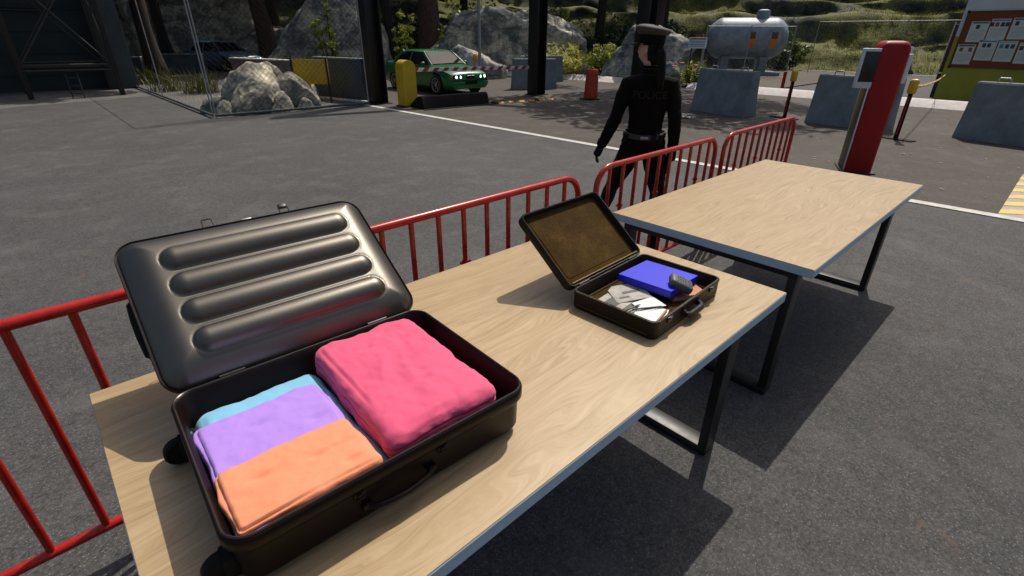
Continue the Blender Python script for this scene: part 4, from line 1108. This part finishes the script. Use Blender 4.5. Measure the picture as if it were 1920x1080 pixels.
b = MB(); b.box((6.75, 14.35, .03), (.10, 2.4, .06), rot=(0, 0, R(14)), bev=.01); struct(b.build('gravel_kerb', M['kerb']))

# ------------------------------------------------------------------ dark shed and steel tower, left background
t = thing('shed', 'huge dark green shed in shade at the top left corner', 'shed', (0, 0, 0))
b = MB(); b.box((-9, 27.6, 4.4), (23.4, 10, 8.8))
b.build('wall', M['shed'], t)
b = MB()
for k in range(13): b.box((-9, 22.585, .5+k*.62), (23.3, .035, .06))
b.build('cladding_batten', M['shed'], t)
b = MB(); b.box((2.83, 22.35, 4.3), (.75, .5, 8.6), bev=.02); b.build('corner_column', M['shedcol'], t)
b = MB(); b.box((-1.1, 22.55, 2.28), (4.8, .05, .03)); b.build('trim_strip', M['trusslight'], t)
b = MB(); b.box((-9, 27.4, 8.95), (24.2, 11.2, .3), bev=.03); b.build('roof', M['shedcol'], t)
t = thing('steel_tower', 'dark rusty cross-braced steel tower standing before the shed', 'tower', (0, 0, 0))
cs = [(.30, 19.9), (2.40, 19.85), (2.40, 22.0), (.30, 22.0)]
for x, y in cs:
    b = MB(); b.box((x, y, 3.4), (.13, .13, 6.8), bev=.006); b.build('leg', M['truss'], t)
for i in range(4):
    (x0, y0), (x1, y1) = cs[i], cs[(i+1) % 4]
    for z in (.72, .86, 3.6, 6.6):
        b = MB(); b.tube([(x0, y0, z), (x1, y1, z)], .028, 8); b.build('beam', M['trusslight'], t, 60)
    for z0_, z1_ in ((.8, 3.6), (3.6, 6.6)):
        for a_, c_ in (((x0, y0, z0_), (x1, y1, z1_)), ((x1, y1, z0_), (x0, y0, z1_))):
            b = MB(); b.tube([a_, c_], .022, 6); b.build('brace', M['trusslight'], t, 60)
b = MB(); b.box((1.35, 20.93, 6.66), (2.4, 2.4, .08)); b.build('platform', M['truss'], t)
t = thing('ladder', 'small dark green step ladder under the steel tower', 'ladder', (1.30, 19.35, 0), R(-6))
b = MB()
for s in (-.13, .13): b.tube([(s, 0, 0), (s, .15, .66)], .016, 6)
b.build('rails', M['shed'], t)
for k in range(3):
    b = MB(); b.tube([(-.13, .03+.045*k, .14+.2*k), (.13, .03+.045*k, .14+.2*k)], .013, 6); b.build('rung', M['shed'], t)

# ------------------------------------------------------------------ booth with notice board
t = thing('booth', 'white and yellow-green painted booth at the right edge of the picture', 'booth', (0, 0, 0))
XB, Y0, Y1 = 21.2, 3.14, -3.5
b = MB(); b.box((XB+1.6, (Y0+Y1)/2, .88), (3.2, Y0-Y1, 1.76)); b.build('lower_wall', M['wallyellow'], t)
b = MB(); b.box((XB+1.6, (Y0+Y1)/2, 2.56), (3.198, Y0-Y1-.002, 1.6)); b.build('upper_wall', M['wallwhite'], t)
b = MB(); b.box((XB+1.6, (Y0+Y1)/2, 3.45), (3.8, Y0-Y1+.6, .18), bev=.02); b.build('roof', M['shedcol'], t)
b = MB(); b.box((XB+.55, Y0+.10, 1.42), (.10, .16, 1.35), bev=.01); sp = b.build('side_shutter', M['maroon'], t)
b = MB(); b.box((XB+.49, Y0+.18, 1.42), (.03, .03, 1.5)); b.build('shutter_frame', M['silver'], sp)
b = MB(); b.box((XB+.55, Y0+.10, .36), (.10, .16, .70), bev=.01); b.build('side_post', M['shedcol'], t)
nbd = thing('notice_board', 'brown cork notice board with grey frame on the booth wall', 'notice board', (XB-.012, 1.40, 1.67), 0)
b = MB(); b.box((-.012, 0, 0), (.022, 3.22, 1.44)); b.build('cork_panel', M['cork'], nbd)
b = MB()
for z in (-.735, .735): b.box((-.020, 0, z), (.040, 3.28, .03), bev=.004)
for y in (-1.625, 1.625): b.box((-.020, y, 0), (.040, .03, 1.44), bev=.004)
b.build('frame', M['brass'], nbd)
for z in (-.735, .735):
    for y in (-1.62, 1.62):
        b = MB(); b.box((-.045, y, z), (.02, .06, .06), bev=.004); b.build('corner_cap', M['black'], nbd)
post_spec = [  # y, z (top), photos [(dy, material)], header material, label
    (2.66, 2.16, [(0.03, 'photodark')], 'photodark', 'pinned notice with one dark portrait, top left of the cork board'),
    (2.22, 2.22, [(.17, 'photodark'), (.06, 'photored'), (-.06, 'photodark'), (-.16, 'photodark')], 'photoblue', 'pinned notice with four small pictures under a blue heading, top row of the cork board'),
    (1.76, 2.24, [(.10, 'photodark'), (-.12, 'photodark')], 'photodark', 'pinned notice with two dark portraits, top row of the cork board'),
    (1.29, 2.22, [(.14, 'photodark'), (.02, 'photored'), (-.11, 'photored')], 'printgrey', 'pinned notice with reddish pictures, top row at the picture edge'),
    (2.78, 1.56, [(.10, 'photored'), (-.11, 'photored')], 'photodark', 'pinned notice with two red-brown portraits, bottom left of the cork board'),
    (2.32, 1.68, [(.07, 'photodark'), (-.04, 'photodark')], 'photoblue', 'pinned notice with a blue heading and two portraits, bottom row of the cork board'),
    (1.88, 1.66, [(.12, 'photoblue'), (0, 'photodark'), (-.12, 'photodark')], 'printgrey', 'pinned notice with three portraits, bottom row of the cork board'),
    (1.42, 1.62, [(.14, 'photodark'), (.04, 'photored'), (-.05, 'photored'), (-.14, 'photored')], 'printgrey', 'pinned notice with a row of four portraits, bottom row of the cork board'),
]
for y, z, ph, hd, lb in post_spec:
    t = thing('pinned_notice', lb, 'notice', (XB-.037, y, z), 0, 'notices pinned to the cork board')
    b = MB(); b.box((0, 0, -.28), (.003, .41, .54)); b.build('sheet', M['noticepaper'], t)
    b = MB(); b.box((-.003, 0, -.045), (.002, .36, .035)); b.build('heading', M[hd], t)
    for dy, mm in ph:
        b = MB(); b.box((-.003, dy, -.15), (.002, .085, .11)); b.build('portrait', M[mm], t)
    b = MB()
    for k in range(8): b.box((-.0026, .0 if k != 7 else .06, -.25-.032*k), (.0015, .34 if k != 7 else .22, .010))
    b.build('text_lines', M['printgrey'], t)

# ------------------------------------------------------------------ gas tank, its fence and sign
t = thing('gas_tank', 'silver-blue cylindrical gas tank with two orange labels on concrete saddles', 'tank', (27.6, 12.35, -.08), R(-58))
b = MB(); rr = .92; Lc = 1.28
prof = [(.02, -Lc-.62), (.35, -Lc-.57), (.62, -Lc-.44), (.80, -Lc-.24), (.90, -Lc-.06), (rr, -Lc+.06), (rr, Lc-.06), (.90, Lc+.06), (.80, Lc+.24), (.62, Lc+.44), (.35, Lc+.57), (.02, Lc+.62)]
MT = Matrix.Translation((0, 0, 1.74)) @ Matrix.Rotation(R(90), 4, 'Y')
b.lathe(prof, 40, MT); b.build('vessel', M['tank'], t, 30)
b = MB(); b.lathe([(.30, 2.55), (.30, 2.86), (.27, 2.97), (.16, 3.01), (.02, 3.015)], 24, Matrix.Translation((.58, 0, 0))); b.build('valve_dome', M['tank'], t, 40)
for x in (-.9, .9):
    b = MB(); b.box((x, 0, .56), (.36, 1.35, .75), bev=.02); b.build('saddle', M['concrete'], t)
b = MB(); b.box((0, 0, .12), (3.4, 2.1, .24), bev=.02); b.build('plinth', M['concrete'], t)
for x in (.12, 1.12):
    b = MB()
    loops = []
    for k in range(7):
        a = R(190-22+44*k/6-0); loops.append([Vector((x-.17+.06*(k/6), .93*math.cos(a), 1.74+.93*math.sin(a)*1)), Vector((x+.17+.06*(k/6), .93*math.cos(a), 1.74+.93*math.sin(a)))])
    # label follows the curve of the shell on its front (-y) side
    b2 = MB(); lo1 = []
    for k in range(9):
        a = R(-24+48*k/8); lo1.append([Vector((x-.16+.05*k/8, -.925*math.cos(a), 1.70+.925*math.sin(a))), Vector((x+.16+.05*k/8, -.925*math.cos(a), 1.70+.925*math.sin(a))), Vector((x+.16+.05*k/8, -.931*math.cos(a), 1.70+.931*math.sin(a))), Vector((x-.16+.05*k/8, -.931*math.cos(a), 1.70+.931*math.sin(a)))])
    b2.loft(lo1); lb = b2.build('hazard_label', M['labelorange'], t, 40)
    b3 = MB(); lo1 = []
    for k in range(5):
        a = R(2+18*k/4); lo1.append([Vector((x-.11, -.933*math.cos(a), 1.70+.933*math.sin(a))), Vector((x+.15, -.933*math.cos(a), 1.70+.933*math.sin(a))), Vector((x+.15, -.937*math.cos(a), 1.70+.937*math.sin(a))), Vector((x-.11, -.937*math.cos(a), 1.70+.937*math.sin(a)))])
    b3.loft(lo1); b3.build('symbol_print', M['labeldark'], lb, 40)
    b.bm.free()
fence('chain link fence with pale posts in front of the silver tank', (24.0, 12.6), (26.3, 9.6), 2.15, 3, M['steelgrey'], M['steelgrey'], .16, .0025)
fence('chain link fence along the foot of the mossy hill behind the red kiosk', (33.3, 11.0), (33.6, 3.0), 2.5, 3, M['steelgrey'], M['wire'], .5, .002)
t = thing('warning_sign', 'small pale blue warning sign on two thin posts left of the tank', 'sign', (18.95, 10.25, 0), R(-60))
b = MB(); b.box((0, 0, 1.50), (.64, .02, .36), bev=.004); bd = b.build('board', M['signblue'], t)
b = MB(); b.box((0, -.012, 1.635), (.56, .004, .045)); b.build('heading', M['signred'], bd)
b = MB()
for k in range(4): b.box((0, -.012, 1.56-.055*k), (.54-.06*(k % 2), .004, .022))
b.build('text_lines', M['signtext'], bd)
for x, m_ in ((-.18, 'truss'), (.22, 'steelgrey')):
    b = MB(); b.tube([(x, .03, 0), (x, .03, 1.4)], .022, 8); b.build('post', M[m_], t)
b = MB(); b.tube([(0, 0, 0), (0, 0, .62)], .055, 12); b.lathe([(.055, .62), (.05, .65), (.01, .66)], 12)
tag(b.build('red_bollard', M['red_cab'], loc=(19.7, 7.2, 0)), 'thin red bollard on the far lot between two concrete blocks', 'bollard')
# litter
lv, lf = [], []; rnd = random.Random(99)
for k in range(420):
    y = rnd.uniform(-1.5, 11); x = rnd.uniform(lx(y)+.3, 17.5); a = rnd.uniform(0, 6.28); s_ = rnd.uniform(.015, .045); i = len(lv)
    if rnd.random() < .35: x = rnd.uniform(16.8, 18.0)
    for q, f_ in ((0, 1), (1.57, .45), (3.14, 1), (4.71, .45)): lv.append((x+s_*f_*math.cos(a+q), y+s_*f_*math.sin(a+q), .010+rnd.random()*.012))
    lf.append((i, i+1, i+2, i+3))
me = bpy.data.meshes.new('fallen_leaves'); me.from_pydata(lv, [], lf); M['dryleaf'] = mat('dry_fallen_leaf', (.22, .17, .09), .8, var=.5, vscale=3)
fl_ = link('fallen_leaves', me, M['dryleaf'], None, 0); fl_['kind'] = 'stuff'; tag(fl_, 'dry fallen leaves scattered over the dusty road', 'leaves')
for x, y, rz, lb in ((12.2, 7.2, 20, 'crumpled pale blue paper on the road right behind the officer'), (11.6, 6.62, 60, 'white scrap of paper on the road near the officer, nearest of the scraps'), (11.15, 6.05, 110, 'flat pale scrap of paper on the road left of the concrete block')):
    b = MB(); rnd = random.Random(rz)
    pts = [[Vector((.05*i-.12+rnd.uniform(-.01, .01), .05*j-.08, .012+.05*rnd.random())) for j in range(4)] for i in range(6)]
    g = [[b.bm.verts.new(p) for p in r_] for r_ in pts]
    for i in range(5):
        for j in range(3): b.face([g[i][j], g[i+1][j], g[i+1][j+1], g[i][j+1]])
    tag(b.build('paper_scrap', M['paper'], angle=0, loc=(x, y, .004), rot=(0, 0, R(rz))), lb, 'litter', 'paper scraps on the road')

# ------------------------------------------------------------------ vegetation
def leaves_mesh(name, clumps, n, size, seed, flat=.5, long=1.0):
    """many small leaf faces gathered in clumps: clumps = [(centre, radius)]"""
    rnd = random.Random(seed); V = []; F = []
    tot = sum(r**2 for c, r in clumps)
    for c, r in clumps:
        k = max(6, int(n*r*r/tot))
        for _ in range(k):
            d = Vector((rnd.gauss(0, 1), rnd.gauss(0, 1), rnd.gauss(0, 1)*.8)).normalized()*r*(rnd.random()**.45)
            p = c+d
            a = Vector((rnd.gauss(0, 1), rnd.gauss(0, 1), rnd.gauss(0, flat))).normalized()
            u = a.cross(Vector((rnd.gauss(0, 1), rnd.gauss(0, 1), rnd.gauss(0, 1)))).normalized()
            s = size*rnd.uniform(.6, 1.3); i = len(V)
            V += [p-a*s*long, p+u*s*.42+a*s*.1, p+a*s*long, p-u*s*.42+a*s*.1]
            F.append((i, i+1, i+2, i+3))
    me = bpy.data.meshes.new(name); me.from_pydata([tuple(v) for v in V], [], F); me.update()
    return me
def tree(label, x, y, h, tr, crown_r, crown_z, seed, barkm, leafm, lean=(0, 0), nclump=34, nleaf=8500, group='tall trees behind the gate', bare=.5):
    rnd = random.Random(seed)
    t = thing('tree', label, 'tree', (x, y, 0), 0, group)
    b = MB(); pts = []; rs = []
    for k in range(15):
        f = k/14; pts.append(Vector((lean[0]*f*f*h+.12*math.sin(f*5+seed), lean[1]*f*f*h+.1*math.cos(f*4+seed), f*h))); rs.append(tr*(1.0-.72*f)*(1+.45*max(0, .12-f)/.12))
    b.tube(pts, rs, 14)
    top = pts[-1]; tips = []
    for k in range(9):
        f = rnd.uniform(bare, .95); i = int(f*14); p = pts[i]; a = rnd.uniform(0, 6.28); L_ = crown_r*rnd.uniform(.5, .9)
        q = p+Vector((math.cos(a)*L_, math.sin(a)*L_, L_*rnd.uniform(.15, .6))); m_ = p.lerp(q, .5)+Vector((0, 0, .2))
        b.tube([p, m_, q], [rs[i]*.5, rs[i]*.3, rs[i]*.1], 7); tips.append(q)
    for v in b.bm.verts:
        n = noise.noise(Vector((v.co.x*3, v.co.y*3, v.co.z*1.1))*1.5+Vector((seed, 0, 0))); r_ = Vector((v.co.x, v.co.y, 0)); v.co += Vector((n, noise.noise(v.co*2.1), 0))*tr*.16
    b.build('trunk', barkm, t, 180)
    cl = []
    for k in range(nclump):
        d = Vector((rnd.gauss(0, 1), rnd.gauss(0, 1), rnd.gauss(0, .6))).normalized()*rnd.uniform(.35, 1)
        cl.append((Vector((top.x+d.x*crown_r, top.y+d.y*crown_r, crown_z+d.z*crown_r*.55)), crown_r*rnd.uniform(.14, .3)))
    for q in tips: cl.append((q, crown_r*.2))
    link('crown', leaves_mesh('crown', cl, nleaf, .21, seed), leafm, t, 0)
    return t
def bush(name, label, x, y, z0_, rx, ry, h, seed, leafm, n=1500, size=.09, stems=9, group=None, cat='bush', up=.0):
    rnd = random.Random(seed)
    t = thing(name, label, cat, (x, y, z0_), 0, group)
    b = MB(); cl = []
    for k in range(stems):
        a = rnd.uniform(0, 6.28); f = rnd.random()**.5
        q = Vector((rx*f*math.cos(a), ry*f*math.sin(a), h*rnd.uniform(.6, 1)*(1-.45*f*f)))
        b.tube([Vector((q.x*.15, q.y*.15, -.05)), Vector((q.x*.6, q.y*.6, q.z*.6)), q], [.022, .014, .005], 5)
        for g in (.4, .62, .82, 1.0): cl.append((Vector((q.x*(.3+.7*g), q.y*(.3+.7*g), q.z*g)), rnd.uniform(.16, .26)*min(rx, h)))
    b.build('stems', M['bark'], t)
    link('foliage', leaves_mesh('foliage', cl, n, size, seed, 1.0+up), leafm, t, 0)
    return t
tree('thick reddish-barked tree trunk standing behind the green car', 15.6, 22.8, 9.5, .62, 4.2, 8.6, 1, M['redbark'], M['leaf'], (.30, .36))
tree('thinner dark tree left of the reddish trunk, behind the green car', 14.6, 24.6, 10, .26, 3.6, 8.8, 2, M['bark'], M['leafdark'], (.12, .42))
tree('leaning dark tree trunk rising above the rocks behind the fence', 10.6, 30.2, 10, .5, 4.2, 8.8, 3, M['redbark'], M['leafdark'], (-.07, .03))
tree('slim shaded tree just right of the dark shed', 4.35, 24.4, 9, .30, 3.8, 8.2, 4, M['bark'], M['leafdark'], (-.04, .0))
tree('tree far behind the bushes, mostly above the picture', 27.0, 21.0, 10, .35, 4.2, 8.6, 5, M['bark'], M['leaf'], (-.01, -.01))
tree('tree behind the long humped boulder, trunk hidden by the gate post', 22.0, 28.0, 10, .34, 4.4, 8.4, 6, M['bark'], M['leaf'], (.0, .0))
tree('tree on the mossy slope behind the tank', 30.4, 19.0, 10, .34, 4.4, 8.6, 7, M['bark'], M['leafdark'], (-.02, .0))
tree('leaning tree behind the pale-topped boulder, hidden by the third gate post', 21.9, 14.1, 10, .22, 4.4, 8.8, 8, M['bark'], M['leaf'], (-.42, -.50), nleaf=6000, bare=.7)
tree('tree on the rocks behind the blue car', 13.5, 36.5, 10, .4, 4.4, 8.6, 9, M['bark'], M['leafdark'], (0, 0))
tree('tree growing from the rock face behind the shed', 6.6, 33.5, 10, .3, 4.2, 8.8, 10, M['bark'], M['leafdark'], (0, 0))
shade_tree = tree('unseen tree added for shade on the slope top left of the tank', 39, 23.5, 11, .35, 5.2, 8.8, 20, M['bark'], M['leafdark'], (.0, .0), nleaf=7000, group='unseen trees added to shade the slope')
shade_tree.location.z = 9  # added out of view, with the copies below, to shade slope and cliff
for x, y, z, rz, lb in ((34, 30, 10, 260, 'unseen tree added for shade on the cliff top above the bushes'), (28.5, 35.5, 11, 310, 'unseen tree added for shade on the cliff top above the long boulder'), (22, 42, 11, 10, 'unseen tree added for shade on the cliff top above the green car')):
    dup(shade_tree, (x, y, z), R(rz), lb)
# foliage seen in the picture
bush('sapling', 'sapling with yellow-green leaves in front of the slanting rock slab', 10.3, 22.2, 0, .7, .7, 3.6, 41, M['leafbright'], 620, .11, 7, cat='sapling', group='saplings among the rocks')
bush('sapling', 'pale-leaved sapling between the gate post and the thick trunk', 13.1, 21.0, 0, .6, .6, 3.5, 42, M['leafbright'], 480, .12, 6, cat='sapling', group='saplings among the rocks')
bush('sapling', 'bright leafy sapling above the left end of the long humped boulder', 16.6, 21.2, 0, 1.4, 1.2, 3.5, 43, M['leafbright'], 1300, .11, 12, cat='sapling', group='saplings among the rocks')
bush('sapling', 'leafy sapling right of the second black gate post, above the boulder', 21.6, 19.4, 0, .9, .9, 3.6, 44, M['leafbright'], 1100, .13, 10, cat='sapling', group='saplings among the rocks')
bush('bush', 'pale yellow-green spiky bush behind the traffic drum, left of the pair', 18.6, 16.5, .04, 1.35, 1.0, 1.3, 51, M['leafpale'], 2600, .10, 26, group='bushes along the kerb')
bush('bush', 'green spiky bush right of the pale bush, behind the traffic drum', 19.5, 14.75, .04, 1.05, .9, 1.4, 52, M['leafbright'], 2000, .10, 20, group='bushes along the kerb')
bush('bush', 'low green plants with red flowers between the officer and the concrete block', 19.1, 10.25, .04, .7, .5, .8, 53, M['leafbright'], 900, .08, 14, group='bushes along the kerb')
for k, (x, y, z) in enumerate(((18.75, 10.65, .78), (18.9, 10.35, .60), (18.7, 10.9, .66), (18.8, 10.1, .72))):
    t = thing('flower', 'orange-red flower on a thin stalk among the low green plants by the sign', 'flower', (x, y, .04), 0, 'red flowers by the kerb')
    b = MB(); b.tube([(0, 0, 0), (.01, 0, z)], .006, 5); b.build('stalk', M['grass'], t)
    b = MB()
    for i in range(6):
        a = i*math.pi/3; b.sphere((.05*math.cos(a), .05*math.sin(a), z), (.045, .045, .02), 8, 6)
    b.build('petals', M['flower'], t)
for k, (x, y, h_, lb) in enumerate(((33.4, 12.6, 1.7, 'dark green shrub at the foot of the slope just right of the tank'), (30.5, 18.0, 2.2, 'tall dark shrub left of the tank, above the warning sign'), (27.5, 20.0, 2.4, 'tall dark shrub on the slope behind the officer\'s cap'),
                                     (24.5, 22.5, 2.6, 'tall dark shrub at the cliff foot above the bushes'), (22.0, 25.8, 2.8, 'tall dark shrub at the cliff foot between the gate post and the long boulder'), (18.5, 29.0, 3.0, 'tall dark shrub in the shade behind the thick trunk'))):
    bush('shrub', lb, x, y, 0, h_*.9, h_*.7, h_*1.25, 70+k, M['leafdark'] if k % 3 else M['leaf'], 1900, .13, 16, group='shrubs at the foot of the slope', cat='shrub')
for k, (x, y, d_, lb) in enumerate(((35.0, 7.6, (3.4, 2.6, 1.5), 'mossy boulder at the foot of the slope left of the red kiosk'), (35.2, 3.6, (2.6, 2.2, 1.9), 'mossy boulder on the slope beside the booth'), (33.0, 15.6, (3.6, 2.6, 2.3), 'dark mossy boulder behind the left end of the tank'))):
    boulder('boulder', lb, (x, y, -.1 if k < 3 else .6), d_, 60+k, M['rock_moss'], R(40*k), 5)
def grass_tuft(x, y, z0_, r, h, n, seed, V, F):
    rnd = random.Random(seed)
    for _ in range(n):
        a = rnd.uniform(0, 6.28); f = rnd.random()**.5*r; p = Vector((x+f*math.cos(a), y+f*math.sin(a), z0_)); l = h*rnd.uniform(.5, 1.1)
        d = Vector((rnd.gauss(0, .35), rnd.gauss(0, .35), 1)).normalized()*l; s = Vector((rnd.gauss(0, 1), rnd.gauss(0, 1), 0)).normalized()*.012
        i = len(V); V += [p-s, p+s, p+d*.6+s*.7, p+d*.6-s*.7, p+d+Vector((d.x, d.y, -.1*l))*.4]; F += [(i, i+1, i+2, i+3), (i+3, i+2, i+4)]
def weed(name, label, x, y, r, h, n, seed, m, group):
    V, F = [], []; grass_tuft(0, 0, 0, r, h, n, seed, V, F)
    me = bpy.data.meshes.new(name); me.from_pydata([tuple(v) for v in V], [], F)
    return tag(link(name, me, m, None, 0, loc=(x, y, 0)), label, 'weed', group)
weed('grass_clump', 'small tuft of weeds by the fence post nearest the shed', 3.6, 20.2, .45, .6, 120, 1, M['grass'], 'grass clumps by the fence')
weed('grass_clump', 'yellowing grass clump left of the largest fenced rock', 4.3, 18.9, .5, .85, 190, 2, M['grass'], 'grass clumps by the fence')
weed('grass_clump', 'grass clump in the corner between shed and low wall', 3.9, 23.6, .6, .8, 160, 3, M['grass'], 'grass clumps by the fence')
V, F = [], []
for k in range(26): grass_tuft(7.6-.05*k+random.uniform(-.1, .1), 15.2+.2*k, .0, .25, 1.18, 26, 100+k, V, F)
me = bpy.data.meshes.new('grass'); me.from_pydata([tuple(v) for v in V], [], F)
g = link('grass', me, M['leafbright'], None, 0); g['kind'] = 'stuff'
tag(g, 'strip of bright grass growing behind the dark wall and yellow panel', 'grass')
t = thing('rock_mark', 'pale bare twigs sticking up left of the officer\'s cap', 'mark', (20.6, 14.1, 0))  # made-up branches standing in for an unreadable white mark on the rock
b = MB()
for k, (dx, dz) in enumerate(((-.18, 2.25), (-.05, 2.35), (.08, 2.3), (.2, 2.22), (.0, 2.1))): b.tube([(dx*.3, 0, 1.6), (dx*.6, 0, 2.0), (dx, .02, dz)], [.016, .012, .006], 5)
b.build('twigs', M['markwhite'], t)
b = MB(); b.tube([(0, 0, 0), (.02, 0, .9), (0, 0, 1.62)], .02, 6); b.build('stem', M['markwhite'], t)
